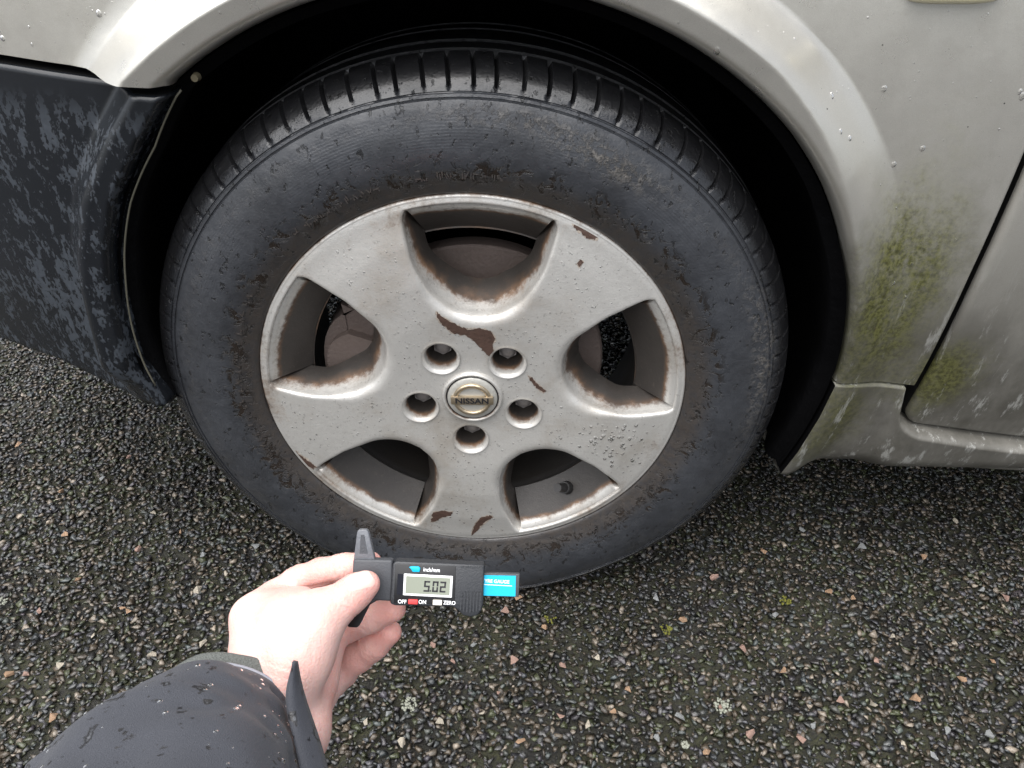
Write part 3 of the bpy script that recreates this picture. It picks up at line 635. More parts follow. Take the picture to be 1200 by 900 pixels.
bmesh.ops.remove_doubles(bmw, verts=bmw.verts, dist=2e-5)
bmesh.ops.recalc_face_normals(bmw, faces=bmw.faces)
# make sure faces look outwards (towards -y)
sgn = sum(f.normal.y*f.calc_area() for f in bmw.faces)
if sgn > 0: bmesh.ops.reverse_faces(bmw, faces=bmw.faces)
me = bpy.data.meshes.new('rim'); bmw.to_mesh(me); bmw.free(); me.materials.append(M['alloy'])
rim = bpy.data.objects.new('rim', me); C.objects.link(rim); rim.parent = wheel
# bolt holes: cut out of the face, then lined with their own wells
LUG = [(0.0572*math.cos(R_(-90+72*k)+SPIN), 0.0572*math.sin(R_(-90+72*k)+SPIN)) for k in range(5)]
bm = bmesh.new(); bm.from_mesh(me)
HR = 0.0182
for lx, lz in LUG:
    # refine around each hole, then remove the disc
    for _ in range(2):
        ed = [e for e in bm.edges if 0.006 < math.hypot((e.verts[0].co.x+e.verts[1].co.x)/2-lx, (e.verts[0].co.z+e.verts[1].co.z)/2-lz) < 0.032 and e.verts[0].co.y < .004 and e.calc_length() > 0.0015]
        bmesh.ops.subdivide_edges(bm, edges=ed, cuts=1, use_grid_fill=True)
    kill = [v for v in bm.verts if math.hypot(v.co.x-lx, v.co.z-lz) < HR*0.985 and v.co.y < .006]
    bmesh.ops.delete(bm, geom=kill, context='VERTS')
    for v in bm.verts:
        d_ = math.hypot(v.co.x-lx, v.co.z-lz)
        if v.is_boundary and d_ < HR*1.35 and v.co.y < .006 and math.hypot(v.co.x, v.co.z) > RC+0.002:
            v.co.x = lx+(v.co.x-lx)*HR/d_; v.co.z = lz+(v.co.z-lz)*HR/d_; v.co.y = float(dome(math.hypot(v.co.x, v.co.z)))+0.0001
bmesh.ops.triangulate(bm, faces=[f for f in bm.faces if len(f.verts) > 4])
bm.to_mesh(me); bm.free()
me.polygons.foreach_set('use_smooth', np.ones(len(me.polygons), bool)); me.set_sharp_from_angle(angle=R_(50))
for lx, lz in LUG:
    pr_ = [(-.0016, HR+.0014), (-.0012, HR+.0005), (.0002, HR-.0008), (.0022, HR-.0020), (.006, HR-.0030), (.014, HR-.0038), (.042, HR-.0052), (.0425, .0)]
    n_ = 40; V = []; dv = []
    for k in range(n_):
        t_ = 2*PI*k/n_
        for y, r in pr_:
            x_, z_ = lx+r*math.cos(t_), lz+r*math.sin(t_); V.append((x_, y+float(dome(math.hypot(lx+r*math.cos(t_), lz+r*math.sin(t_))))*(1 if y < .003 else 0), z_)); dv.append(0.1 if y < 0.001 else 0.3+1.2*float(sstep(y, 0.001, 0.012)))
    mesh('bolt_well', V, grid_faces(n_, len(pr_), True, True), M['alloy'], wheel, True, dict(dirt=dv))  # colour darkens towards the bottom of the well
    bm = bmesh.new(); bmesh.ops.create_cone(bm, segments=6, radius1=0.0105, radius2=0.0100, depth=0.012, cap_ends=True, matrix=Matrix.Translation((lx, 0.0255, lz))@Matrix.Rotation(PI/2, 4, 'X'))
    bmesh.ops.create_uvsphere(bm, u_segments=16, v_segments=8, radius=0.0085, matrix=Matrix.Translation((lx, 0.020, lz))@Matrix.Diagonal((1, 0.45, 1, 1)))
    bm_obj('wheel_nut', bm, M['nut'], wheel)
# flange edge and barrel
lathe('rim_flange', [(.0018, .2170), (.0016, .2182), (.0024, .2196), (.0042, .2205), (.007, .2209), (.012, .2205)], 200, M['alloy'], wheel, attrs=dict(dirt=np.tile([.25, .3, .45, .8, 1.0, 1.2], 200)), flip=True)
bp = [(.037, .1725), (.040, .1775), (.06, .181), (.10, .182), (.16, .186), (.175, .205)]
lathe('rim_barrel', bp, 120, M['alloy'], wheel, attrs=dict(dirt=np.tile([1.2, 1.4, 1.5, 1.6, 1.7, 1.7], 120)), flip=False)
# centre cap with its badge
lathe('cap_surround', [(-.0012, .0315), (-.0042, .0312), (-.0056, .0302), (-.0056, .0288), (-.0046, .0278), (-.0018, .0272)], 80, M['alloy'], wheel, attrs=dict(dirt=np.tile([.3, .2, .1, .15, .5, .9], 80)), flip=True)
lathe('centre_cap', [(-.0020, .0262), (-.0044, .0260), (-.0053, .0252), (-.0060, .020), (-.0066, .012), (-.0068, .0002)], 64, M['capbase'], wheel, flip=True)
lathe('cap_groove', [(-.0036, .0274), (-.0042, .0271), (-.0042, .0264), (-.0036, .0260)], 64, M['ink'], wheel, flip=True)
lathe('badge_ring', [(-.0058, .0200), (-.0084, .0196), (-.0090, .0180), (-.0086, .0160), (-.0062, .0156)], 64, M['capm'], wheel, flip=True)
box('badge_bar', (-0.0222, -0.0098, -0.0052), (0.0222, -0.0060, 0.0052), M['capm'], wheel, 0.0012)
def text(name, body, size, mat, parent, M4, ext=0.0002, align='CENTER', xs=1.0, bold=0.0):
    cu = bpy.data.curves.new('tmp', 'FONT'); cu.body = body; cu.size = size; cu.extrude = ext; cu.align_x = align; cu.align_y = 'CENTER'; cu.offset = bold; cu.resolution_u = 3
    ob = bpy.data.objects.new('tmp', cu); C.objects.link(ob); bpy.context.view_layer.update()
    me = bpy.data.meshes.new_from_object(ob.evaluated_get(bpy.context.evaluated_depsgraph_get())); bpy.data.objects.remove(ob)
    me.transform(M4@Matrix.Diagonal((xs, 1, 1, 1))); me.materials.append(mat); me.name = name
    o = bpy.data.objects.new(name, me); C.objects.link(o); o.parent = parent; return o
FACE = Matrix.Rotation(PI/2, 4, 'X')
text('badge_lettering', 'NISSAN', 0.0093, M['ink'], wheel, Matrix.Translation((0, -0.00995, 0))@FACE, 0.0002, xs=1.12, bold=0.00025)
# valve
va = math.atan2(-.1356, .0931); vr = .1865; bm = bmesh.new()
MV = Matrix.Translation((vr*math.cos(va), .024, vr*math.sin(va)))@(Vector((-math.cos(va)*0.75, -0.66, -math.sin(va)*0.75)).to_track_quat('Z', 'Y').to_matrix().to_4x4())
bmesh.ops.create_cone(bm, segments=20, radius1=0.0082, radius2=0.0072, depth=0.010, cap_ends=True, matrix=MV@Matrix.Translation((0, 0, 0.004)))
bmesh.ops.create_cone(bm, segments=16, radius1=0.0056, radius2=0.0050, depth=0.026, cap_ends=True, matrix=MV@Matrix.Translation((0, 0, 0.016)))
bm_obj('valve', bm, M['valve'], wheel)
# brake behind the spokes
lathe('brake_disc', [(.062, .050), (.062, .070), (.0655, .073), (.0655, .138), (.068, .140), (.086, .140), (.088, .138), (.088, .06)], 96, M['disc'], car, flip=False, angle=30)
lathe('hub_hat', [(.045, .0), (.045, .062), (.048, .069), (.066, .071)], 64, M['disc'], car, flip=True)
bm = bmesh.new()
for (a0, a1, r0, r1, y0, y1) in ((R_(118), R_(234), .060, .154, .0515, .066), (R_(160), R_(192), .100, .160, .041, .052), (R_(150), R_(200), .140, .165, .05, .10)):
    st = []
    for k in range(13):
        t_ = a0+(a1-a0)*k/12; e_ = 1-0.12*abs(2*k/12-1)**3; st.append([bm.verts.new((r*math.cos(t_), y, r*math.sin(t_))) for r, y in ((r0/e_, y0), (r1*e_, y0), (r1*e_, y1), (r0/e_, y1))])
    for k in range(12):
        for q_ in range(4): bm.faces.new((st[k][q_], st[k+1][q_], st[k+1][(q_+1) % 4], st[k][(q_+1) % 4]))
    bm.faces.new(st[0]); bm.faces.new(st[-1])
bmesh.ops.bevel(bm, geom=[e for e in bm.edges if e.is_manifold and e.calc_face_angle(0) > 0.6], offset=0.002, segments=2, affect='EDGES')
bm_obj('brake_caliper', bm, M['disc'], car)
# brown patches where the lacquer has come off
def patch(name, pts, mat, seed, lift=0.0004):
    # ragged outline in wheel x,z; laid on the face and filled by a fan of rings
    pts = np.array(pts); n_ = 6; r_ = np.random.default_rng(seed); out = []
    for i in range(len(pts)):
        a, b = pts[i], pts[(i+1) % len(pts)]; L = np.linalg.norm(b-a); nn = max(2, int(L/0.0018))
        for k in range(nn): out.append(a+(b-a)*k/nn+r_.normal(0, 0.0007, 2))
    bm = bmesh.new(); vs_ = [bm.verts.new((p[0], 0, p[1])) for p in out]; f = bm.faces.new(vs_)
    bmesh.ops.triangulate(bm, faces=[f]); bmesh.ops.subdivide_edges(bm, edges=[e for e in bm.edges if e.calc_length() > 0.005], cuts=3)
    bmesh.ops.triangulate(bm, faces=bm.faces)
    for v in bm.verts:
        r = math.hypot(v.co.x, v.co.z)
        if r > .2160: v.co.x *= .2160/r; v.co.z *= .2160/r; r = .2160
        v.co.y = float(dome(r))-lift
        # follow the rounded edge of the window above
        for sct in range(5):
            A = R_(90+72*sct)+SPIN; X = v.co.x*math.cos(A)+v.co.z*math.sin(A)-.165; Z = -v.co.x*math.sin(A)+v.co.z*math.cos(A)
            rho = float(np.interp(abs(math.atan2(Z, X)), pa, pr)); dist = math.hypot(X, Z)-rho; hub_ = float(sstep(.165+X, .150, .105)); rbv = 0.0032+0.0085*hub_
            if 0 <= dist < rbv: v.co.y += rbv-math.sqrt(rbv*rbv-(rbv-dist)**2)
            elif dist < 0 and dist > -0.01: v.co.y += rbv
    return bm_obj(name, bm, mat, wheel, False)
def wp(*pp): return [(lambda c: (c[0], c[2]-ZC))(at_y(px, py, -0.003)) for px, py in pp]
_patch = patch
def patch(name, pts, mat, seed):
    pts = np.array(pts); c_ = pts.mean(0); d_ = pts-c_; L = np.linalg.norm(d_, axis=1)[:, None]
    _patch('lifted_lacquer', c_+d_*(1+0.0011/np.maximum(L, 1e-4)), M['oxide'], seed+50, 0.0002); _patch(name, pts, mat, seed, 0.00045)
patch('rust_patch', wp((512, 364), (518, 370), (530, 377), (541, 383), (550, 386), (562, 384), (575, 387), (580, 398), (576, 405), (578, 412), (573, 418), (566, 412), (556, 400), (545, 392), (532, 391), (520, 380), (513, 373)), M['rust'], 1)
patch('rust_patch', wp((619, 440), (624, 444), (632, 452), (639, 457), (636, 460), (629, 455), (622, 447)), M['rust'], 2)
patch('rust_patch', wp((671, 264), (680, 267), (690, 272), (700, 280), (698, 283), (690, 282), (682, 275), (674, 270)), M['rust'], 3)
patch('rust_patch', wp((508, 600), (518, 598), (530, 599), (527, 604), (518, 606), (510, 612), (504, 614)), M['rust'], 4)
patch('rust_patch', wp((563, 606), (576, 603), (578, 606), (568, 612), (560, 622), (552, 630), (556, 618)), M['rust'], 5)
patch('rust_patch', wp((680, 306), (683, 309), (679, 313), (677, 309)), M['rust'], 6)
patch('rust_patch', wp((333, 525), (345, 531), (358, 540), (370, 549), (366, 552), (352, 546), (342, 538)), M['rust'], 7)
# rain on the wheel and wing
def drops(name, P3, N3, S3, parent):
    V, F = [], []; prof_ = [(1.0, 0.0), (0.9, 0.22), (0.65, 0.38), (0.33, 0.46)]; n_ = 8
    for p, nn, s in zip(P3, N3, S3):
        nn = np.array(nn)/np.linalg.norm(nn); a = np.cross(nn, (0, 0, 1)); a /= np.linalg.norm(a)+1e-9; b = np.cross(a, nn); o0 = len(V)
        el = rng.uniform(0.9, 1.4)
        for r, h in prof_:
            for k in range(n_): t_ = 2*PI*k/n_; V.append(p+s*(a*r*math.cos(t_)+b*r*el*math.sin(t_)+nn*(h-0.12)))
        V.append(p+s*nn*0.37)
        for j in range(3):
            for k in range(n_): F.append((o0+j*n_+k, o0+j*n_+(k+1) % n_, o0+(j+1)*n_+(k+1) % n_, o0+(j+1)*n_+k))
        for k in range(n_): F.append((o0+3*n_+k, o0+3*n_+(k+1) % n_, o0+4*n_))
    o = mesh(name, V, F, M['water'], parent); tag(o, kind='stuff'); return o
P3, N3, S3 = [], [], []
def on_face(x, z):
    r = math.hypot(x, z)
    if r > .205 or r < .034: return False
    for lx, lz in LUG:
        if math.hypot(x-lx, z-lz) < .021: return False
    for sct in range(5):
        A = R_(90+72*sct)+SPIN; X = x*math.cos(A)+z*math.sin(A)-.165; Z = -x*math.sin(A)+z*math.cos(A)
        if math.hypot(X, Z) < float(np.interp(abs(math.atan2(Z, X)), pa, pr))+0.013: return False
    return True
while len(P3) < 520:
    x, z = rng.uniform(-.21, .21, 2)
    if on_face(x, z): P3.append(np.array((x, float(dome(math.hypot(x, z)))-0.0001, z))); N3.append((0, -1, 0)); S3.append(rng.choice([0.0006, 0.0008, 0.0011]))
while len(P3) < 590:
    x, z = rng.normal((.150, -.055), (.028, .022))
    if on_face(x, z): P3.append(np.array((x, float(dome(math.hypot(x, z)))-0.0001, z))); N3.append((0, -1, 0)); S3.append(rng.uniform(0.0009, 0.0024))
drops('water_drop', P3, N3, S3, wheel)
P3, N3, S3 = [], [], []
for _ in range(900):
    x, z = rng.uniform(-.36, .46), rng.uniform(0.1, 0.52)
    if math.hypot(x, z) < .40 or z < (0.03 if x > 0 else 0.335): continue
    e = 1e-4; y = float(wing_y(x, z)); nn = np.array(((float(wing_y(x+e, z))-y)/e, -1, (float(wing_y(x, z+e))-y)/e)); P3.append(np.array((x, y, z))); N3.append(nn); S3.append(rng.choice([0.0004, 0.0007, 0.0011, 0.0020], p=[.7, .25, .04, .01]))
for px, py in ((1036, 104), (1198, 113), (996, 162), (975, 112), (1047, 193), (3, 45), (116, 16), (840, 60), (1081, 174)):
    c = at_y(px, py, 0.0); x, z = c[0], c[2]-ZC
    for _ in range(4):
        c = at_y(px, py, float(wing_y(x, z))); x, z = c[0], c[2]-ZC
    y = float(wing_y(x, z)); e = 1e-4; nn = np.array(((float(wing_y(x+e, z))-y)/e, -1, (float(wing_y(x, z+e))-y)/e)); P3.append(np.array((x, y, z))); N3.append(nn); S3.append(0.0026)
drops('water_drop', P3, N3, S3, wing)

# ================================================================== THE TYRE DEPTH GAUGE  (built in its own frame: x along, y up the face, z towards the viewer)
D0 = 0.470; MPP = D0/FPX
gc = at(505, 684, D0); tl = R_(-3.0)
gxv = rt*math.cos(tl)+up*math.sin(tl); gyv = -rt*math.sin(tl)+up*math.cos(tl); gzv = -fw
GM = Matrix(((gxv[0], gyv[0], gzv[0], gc[0]), (gxv[1], gyv[1], gzv[1], gc[1]), (gxv[2], gyv[2], gzv[2], gc[2]), (0, 0, 0, 1)))
gauge = empty('tyre_depth_gauge'); gauge.matrix_world = GM
tag(gauge, 'dark grey digital tyre tread gauge with small screen, held in the hand', 'gauge')
def gp(px, py):
    d = np.array((px-505, 684-py), float)*MPP; c, s_ = math.cos(-tl), math.sin(-tl); return np.array((d[0]*c-d[1]*s_, d[0]*s_+d[1]*c))
def plate(name, pts, z0, z1, mat, parent=None, bev=0.0008, px=True):
    Q = [gp(*p) if px else np.array(p) for p in pts]; bm = bmesh.new()
    f = bm.faces.new([bm.verts.new((q_[0], q_[1], z0)) for q_ in Q]); r_ = bmesh.ops.extrude_face_region(bm, geom=[f])
    for v in r_['geom']:
        if isinstance(v, bmesh.types.BMVert): v.co.z = z1
    bmesh.ops.recalc_face_normals(bm, faces=bm.faces)
    if bev: bmesh.ops.bevel(bm, geom=[e for e in bm.edges if min(v.co.z for v in e.verts) > z1-1e-6 or (abs(e.verts[0].co.z-e.verts[1].co.z) > 1e-6)], offset=bev, segments=3, affect='EDGES', profile=0.5)
    return bm_obj(name, bm, mat, parent or gauge, True, 40)
def rectp(x0, y0, x1, y1, sl=0.052):
    # picture-aligned rectangle that leans with the gauge
    c = ((x0+x1)/2, (y0+y1)/2); cs, sn = math.cos(-tl), math.sin(-tl); return [(c[0]+a*cs-b*sn, c[1]+a*sn+b*cs) for a, b in ((x0-c[0], y0-c[1]), (x1-c[0], y0-c[1]), (x1-c[0], y1-c[1]), (x0-c[0], y1-c[1]))]
beam = plate('beam', [(415, 654), (461, 655), (461, 703), (436, 702), (428, 698), (417, 690), (414, 676)], -0.0035, 0.0035, M['gbeam'], bev=0.0014)
plate('slider', [(566, 671), (609, 672), (608, 699), (565, 698)], -0.0022, 0.0014, M['gbeam'], bev=0.0005)
lab = plate('label_plate', [(566, 673.2), (604.5, 674), (604, 698), (566, 697)], 0.0015, 0.0017, M['cyan'], bev=0.0)
lobe = [(568, 660), (566.5, 706), (564.5, 713), (560, 718.5), (552, 720.5), (543, 718.5), (537, 712), (531, 708.5), (464, 707), (459, 705), (458, 699), (461.5, 659), (465, 655.5)]
gb = plate('gauge_body', lobe, -0.0045, 0.0052, M['gbody'], bev=0.0011)
plate('front_panel', [(465, 658.5), (535, 661), (533.5, 705.5), (463, 704)], 0.0052, 0.00545, M['gblack'], bev=0.0002)
jaw = plate('upper_jaw', [(415, 655), (419, 623), (421, 620), (430, 620), (432.5, 623), (440, 656)], -0.0022, 0.0018, M['smoke'], bev=0.0006)
plate('jaw_window', [(422, 648), (423.5, 626), (427.5, 626), (431.5, 648)], 0.0018, 0.00195, M['gbeam'], gauge, 0.0)
plate('lower_jaw', [(436, 700), (447, 702), (436, 703), (422, 733), (408, 734), (407, 729), (424, 706)][0:1]+[(444, 702), (434, 708), (422, 732), (419, 734.5), (409, 734), (407, 730), (425, 704)], -0.0015, 0.0022, M['gblack'], bev=0.0006)
# thumb wheel ribs
for k in range(7):
    x = 540+k*3.7; plate('grip_rib', rectp(x, 690, x+1.7, 715-abs(k-3)**1.6*0.5), 0.0052, 0.0058, M['gbody'], bev=0.0)
for k in range(10):
    x = 541+k*2.6; plate('grip_rib', rectp(x, 660.5, x+1.2, 663), 0.0040, 0.0056, M['gbody'], bev=0.0)
plate('screen_window', rectp(467, 670, 474.5, 694), 0.00545, 0.0056, M['lcdw'], bev=0.0)
plate('screen_frame', rectp(474.3, 671, 531, 696), 0.00545, 0.0060, M['lcdf'], bev=0.0003)
plate('screen', rectp(477, 673.3, 528.3, 693.2), 0.0060, 0.00612, M['lcd'], bev=0.0)
def seg7(ch, px, py, w_, h_):
    on = {'5': 'afgcd', '0': 'abcdef', '2': 'abged'}[ch]; t_ = 2.0
    B = dict(a=(0, 0, w_, t_), g=(0, h_/2-t_/2, w_, h_/2+t_/2), d=(0, h_-t_, w_, h_), f=(0, 0.6, t_, h_/2-0.4), b=(w_-t_, 0.6, w_, h_/2-0.4), e=(0, h_/2+0.4, t_, h_-0.6), c=(w_-t_, h_/2+0.4, w_, h_-0.6))
    bm = bmesh.new()
    for q_ in on:
        x0, y0, x1, y1 = B[q_]; sh = lambda x, y: gp(px+x+(h_-y)*0.10+(0), py+y+(x)*0.045)
        bm.faces.new([bm.verts.new((*sh(x, y), 0.00618)) for x, y in ((x0, y1), (x1, y1), (x1, y0), (x0, y0))])
    bm_obj('digit', bm, M['ink'], gauge, False)
seg7('5', 497.5, 677.6, 6.8, 12.6); seg7('0', 507.3, 678.0, 6.8, 12.6); seg7('2', 516.0, 678.4, 6.8, 12.6)
plate('decimal_point', rectp(504.8, 688.4, 506.4, 690.2), 0.00612, 0.0062, M['ink'], bev=0.0)
plate('unit_button', [(481, 661.8), (484, 661.0), (492, 661.2), (494, 663), (493, 667.4), (485, 667.2), (483.5, 664.2)], 0.0054, 0.0066, M['cyan'], bev=0.0003)
plate('power_button', rectp(480, 699.3, 491, 704.6), 0.0054, 0.0068, M['red'], bev=0.0003)
plate('zero_button', rectp(508.5, 700.0, 519, 705.6), 0.0054, 0.0068, M['cream'], bev=0.0003)
def gtext(name, body, px, py, hpx, mat, z, xs=1.0, align='CENTER', bold=0.00006):
    q_ = gp(px, py); text(name, body, hpx*MPP*1.2, mat, gauge, Matrix.Translation((q_[0], q_[1], z)), 0.00003, align, xs, bold)
gtext('printed_word', 'inch/mm', 507, 665.4, 5.4, M['white'], 0.0056, 0.86)
gtext('printed_word', 'OFF', 472.8, 702.2, 5.2, M['white'], 0.0056, 0.92)
gtext('printed_word', 'ON', 496.2, 702.6, 5.2, M['white'], 0.0056, 0.92)
gtext('printed_word', 'ZERO', 527.6, 703.6, 5.0, M['white'], 0.0056, 0.92)
gtext('printed_word', 'YRE GAUGE', 582.5, 680.6, 4.6, M['white'], 0.0018, 0.98)
plate('printed_line', rectp(567, 684.6, 600, 685.3), 0.0017, 0.00178, M['white'], bev=0.0)

# ================================================================== THE HAND AND SLEEVE
person = empty('person', tuple(at(330, 840, 0.44)))
person.matrix_world = Matrix.Translation(Vector(at(330, 840, 0.44)))
tag(person, 'left hand and forearm in a wet navy jacket, holding the gauge', 'person')
def loc(px, py, dd): D = D0+dd/1000.0; return np.array(((px-600)/FPX*D, (450-py)/FPX*D, D))       # view-aligned working frame
def to_world(Q): return CAM+np.outer(Q[:, 0], rt)+np.outer(Q[:, 1], up)+np.outer(Q[:, 2], fw)
def rcone(Pg, a, b, ra, rb):
    ba = b-a; l2 = ba@ba; h = np.clip(((Pg-a)@ba)/l2, 0, 1); return np.linalg.norm(Pg-a-h[:, None]*ba, axis=1)-(ra+(rb-ra)*h)
def smin(a, b, k): h = np.clip(0.5+0.5*(b-a)/k, 0, 1); return b+(a-b)*h-k*h*(1-h)
def chain(Pg, pts, k=0.003):
    d = None
    for (a, ra), (b, rb_) in zip(pts[:-1], pts[1:]):
        q_ = rcone(Pg, loc(*a), loc(*b), ra/1000, rb_/1000); d = q_ if d is None else smin(d, q_, k)
    return d
FING = dict(
 thumb=[((338, 800, -20), 16), ((369, 733, -20), 13.6), ((385, 716, -19), 11.6), ((404, 703, -16.5), 10.9), ((418, 692, -13.8), 10.0), ((430, 684.5, -12.4), 7.9)],
 index=[((297, 724, 10), 13.0), ((322, 701, 20), 10.8), ((350, 681, 26), 9.8), ((376, 671, 23), 9.0), ((402, 665, 18), 8.6), ((434, 660, 12.2), 7.4)],
 middle=[((314, 748, 32), 12.5), ((348, 748, 40), 10.8), ((382, 743, 42), 10.6), ((408, 734, 38), 10.0), ((434, 724, 31), 9.6), ((462, 714, 22), 7.6)],
 ring=[((334, 776, 48), 12.5), ((368, 780, 54), 11.4), ((400, 782, 55), 11.6), ((420, 768, 50), 10.8), ((438, 756, 44), 9.8), ((457, 741, 37), 7.8)],
 pinky=[((354, 804, 62), 12), ((374, 806, 69), 9.6), ((390, 802, 72), 9.0), ((404, 790, 70), 8.2), ((416, 778, 67), 6.6)])
PALM = [[((298, 838, -26), 17), ((297, 724, 10), 13.5)], [((312, 845, -22), 17), ((314, 748, 32), 13.5)], [((325, 850, -16), 17), ((334, 778, 48), 13)], [((338, 858, -10), 16), ((354, 804, 60), 12)],
        [((325, 840, -24), 16), ((352, 765, -20), 17)], [((352, 765, -20), 17), ((369, 733, -20), 13.6)], [((318, 860, -26), 20), ((270, 960, -60), 24)], [((340, 868, -18), 19), ((300, 970, -52), 24)],
        [((347, 872, -8), 16), ((366, 812, 40), 14.5)], [((366, 812, 40), 14.5), ((384, 800, 52), 11.5)], [((312, 772, -12), 18), ((338, 728, -8), 15)], [((338, 728, -8), 15), ((366, 716, -12), 11)], [((318, 715, 6), 13), ((352, 708, 2), 10)], [((352, 850, -16), 17), ((362, 800, 10), 16)], [((366, 796, 16), 15), ((380, 760, 26), 13)]]
def hand_sdf(Pg):
    pal = None
    for c_ in PALM:
        d = chain(Pg, c_); pal = d if pal is None else smin(pal, d, 0.010)
    out = None
    for nm, c_ in FING.items():
        d = smin(chain(Pg, c_, 0.0035), pal, 0.012 if nm == 'thumb' else 0.006)
        out = d if out is None else np.minimum(out, d)
    return out
def surface_nets(fn, lo, hi, h):
    n_ = np.ceil((hi-lo)/h).astype(int)+1; ax = [lo[i]+h*np.arange(n_[i]) for i in range(3)]
    G = np.stack(np.meshgrid(*ax, indexing='ij'), -1).reshape(-1, 3); Dv = np.empty(len(G))
    for i in range(0, len(G), 400000): Dv[i:i+400000] = fn(G[i:i+400000])
    S = Dv.reshape(n_); c = [S[i:n_[0]-1+i, j:n_[1]-1+j, k:n_[2]-1+k] for i in (0, 1) for j in (0, 1) for k in (0, 1)]
    neg = sum((q_ < 0).astype(int) for q_ in c); act = (neg > 0) & (neg < 8); ids = -np.ones(act.shape, int); I = np.argwhere(act); ids[act] = np.arange(len(I))
    acc = np.zeros((len(I), 3)); cnt = np.zeros(len(I)); corner = [(i, j, k) for i in (0, 1) for j in (0, 1) for k in (0, 1)]
    vals = np.stack([q_[act] for q_ in c], 1)
    for a in range(8):
        for b in range(a+1, 8):
            if sum(abs(corner[a][q_]-corner[b][q_]) for q_ in range(3)) != 1: continue
            va_, vb_ = vals[:, a], vals[:, b]; x = (va_ < 0) != (vb_ < 0); t_ = va_[x]/(va_[x]-vb_[x])
            acc[x] += np.array(corner[a])+t_[:, None]*(np.array(corner[b])-np.array(corner[a])); cnt[x] += 1
    V = lo+h*(I+acc/cnt[:, None]); F = []
    for axis in range(3):
        sl0 = [slice(1, -1)]*3; sl0[axis] = slice(0, n_[axis]-1); sl1 = list(sl0); sl1[axis] = slice(1, n_[axis])
        s0 = S[tuple(sl0)] < 0; s1 = S[tuple(sl1)] < 0; ch = np.argwhere(s0 != s1); off = np.array([1, 1, 1]); off[axis] = 0; e_ = ch+off
        u_, v_ = [(1, 2), (2, 0), (0, 1)][axis]; du = np.zeros(3, int); du[u_] = 1; dv_ = np.zeros(3, int); dv_[v_] = 1
        qd = np.stack([ids[tuple((e_-du-dv_).T)], ids[tuple((e_-dv_).T)], ids[tuple(e_.T)], ids[tuple((e_-du).T)]], 1)
        fl = ~s0[tuple(ch.T)]; qd[fl] = qd[fl][:, ::-1]; F.append(qd)
    F = np.concatenate(F); return V, F[(F >= 0).all(1)]
allp = np.array([loc(*p) for c_ in list(FING.values())+PALM for p, _ in c_])
lo_, hi_ = allp.min(0)-0.03, allp.max(0)+0.03
HV, HF = surface_nets(hand_sdf, lo_, hi_, 0.0011)
# relax the stair steps a little
nbr = np.concatenate([HF[:, [0, 1]], HF[:, [1, 2]], HF[:, [2, 3]], HF[:, [3, 0]]]); nbr = np.concatenate([nbr, nbr[:, ::-1]])
for _ in range(3):
    acc = np.zeros_like(HV); np.add.at(acc, nbr[:, 0], HV[nbr[:, 1]]); cn = np.bincount(nbr[:, 0], minlength=len(HV)); HV = 0.4*HV+0.6*acc/cn[:, None]
for nm, jj in (('thumb', (3,)), ('index', (2, 4)), ('middle', (2, 4)), ('ring', (2, 4)), ('pinky', (2,))):
    for j_ in jj:
        for sh in (-0.0013, 0.0013):
            p0 = loc(*FING[nm][j_][0]); dr = loc(*FING[nm][j_+1][0])-loc(*FING[nm][j_-1][0]); dr /= np.linalg.norm(dr); rel = HV-p0; al = rel@dr+sh+0.0008*np.sin(rel[:, 0]*900); pe = np.linalg.norm(rel-np.outer(rel@dr, dr), axis=1)
            rd = FING[nm][j_][1]/1000; kk = np.exp(-(al/0.0010)**2)*(pe < rd*1.25); HV = HV-(rel-np.outer(rel@dr, dr))/np.maximum(pe, 1e-5)[:, None]*(0.00045*kk)[:, None]
HP = np.stack([600+HV[:, 0]/HV[:, 2]*FPX, 450-HV[:, 1]/HV[:, 2]*FPX], 1); crk = np.zeros(len(HV))
for line, wd, dp in ((((330, 697), (350, 690), (372, 686), (398, 681)), 1.6, .0006), (((352, 712), (372, 702), (388, 690)), 1.3, .0004), (((398, 768), (388, 786), (376, 806), (371, 830)), 1.8, .0006), (((300, 770), (318, 778), (338, 784), (352, 790)), 1.4, .0004),
        (((296, 782), (316, 790), (340, 797)), 1.2, .0003), (((383, 712), (392, 722), (397, 733)), 1.2, .0004), (((390, 703), (399, 716), (404, 727)), 1.1, .0004), (((285, 735), (297, 745), (312, 752)), 1.2, .0003), (((360, 735), (366, 755), (366, 775)), 1.3, .0003)):
    for a, b in zip(line[:-1], line[1:]):
        a, b = np.array(a, float), np.array(b, float); h_ = np.clip(((HP-a)@(b-a))/((b-a)@(b-a)), 0, 1); dd_ = np.linalg.norm(HP-a-h_[:, None]*(b-a), axis=1); crk = np.maximum(crk, dp*np.exp(-(dd_/wd)**2)*(HV[:, 2] < D0+0.02))
HV[:, 2] += crk
tips = [loc(*FING[k][-1][0]) for k in FING]+[loc(*FING[k][-3][0]) for k in ('index', 'middle', 'ring')]+[loc(390, 770, 0), loc(372, 830, 0)]
red = np.zeros(len(HV))
for tp in tips: red = np.maximum(red, np.exp(-(np.linalg.norm(HV-tp, axis=1)/0.017)**2))
HW = to_world(HV)-np.array(person.matrix_world.translation)
hand = mesh('hand', HW, HF, M['skin'], person, True, dict(red=red))
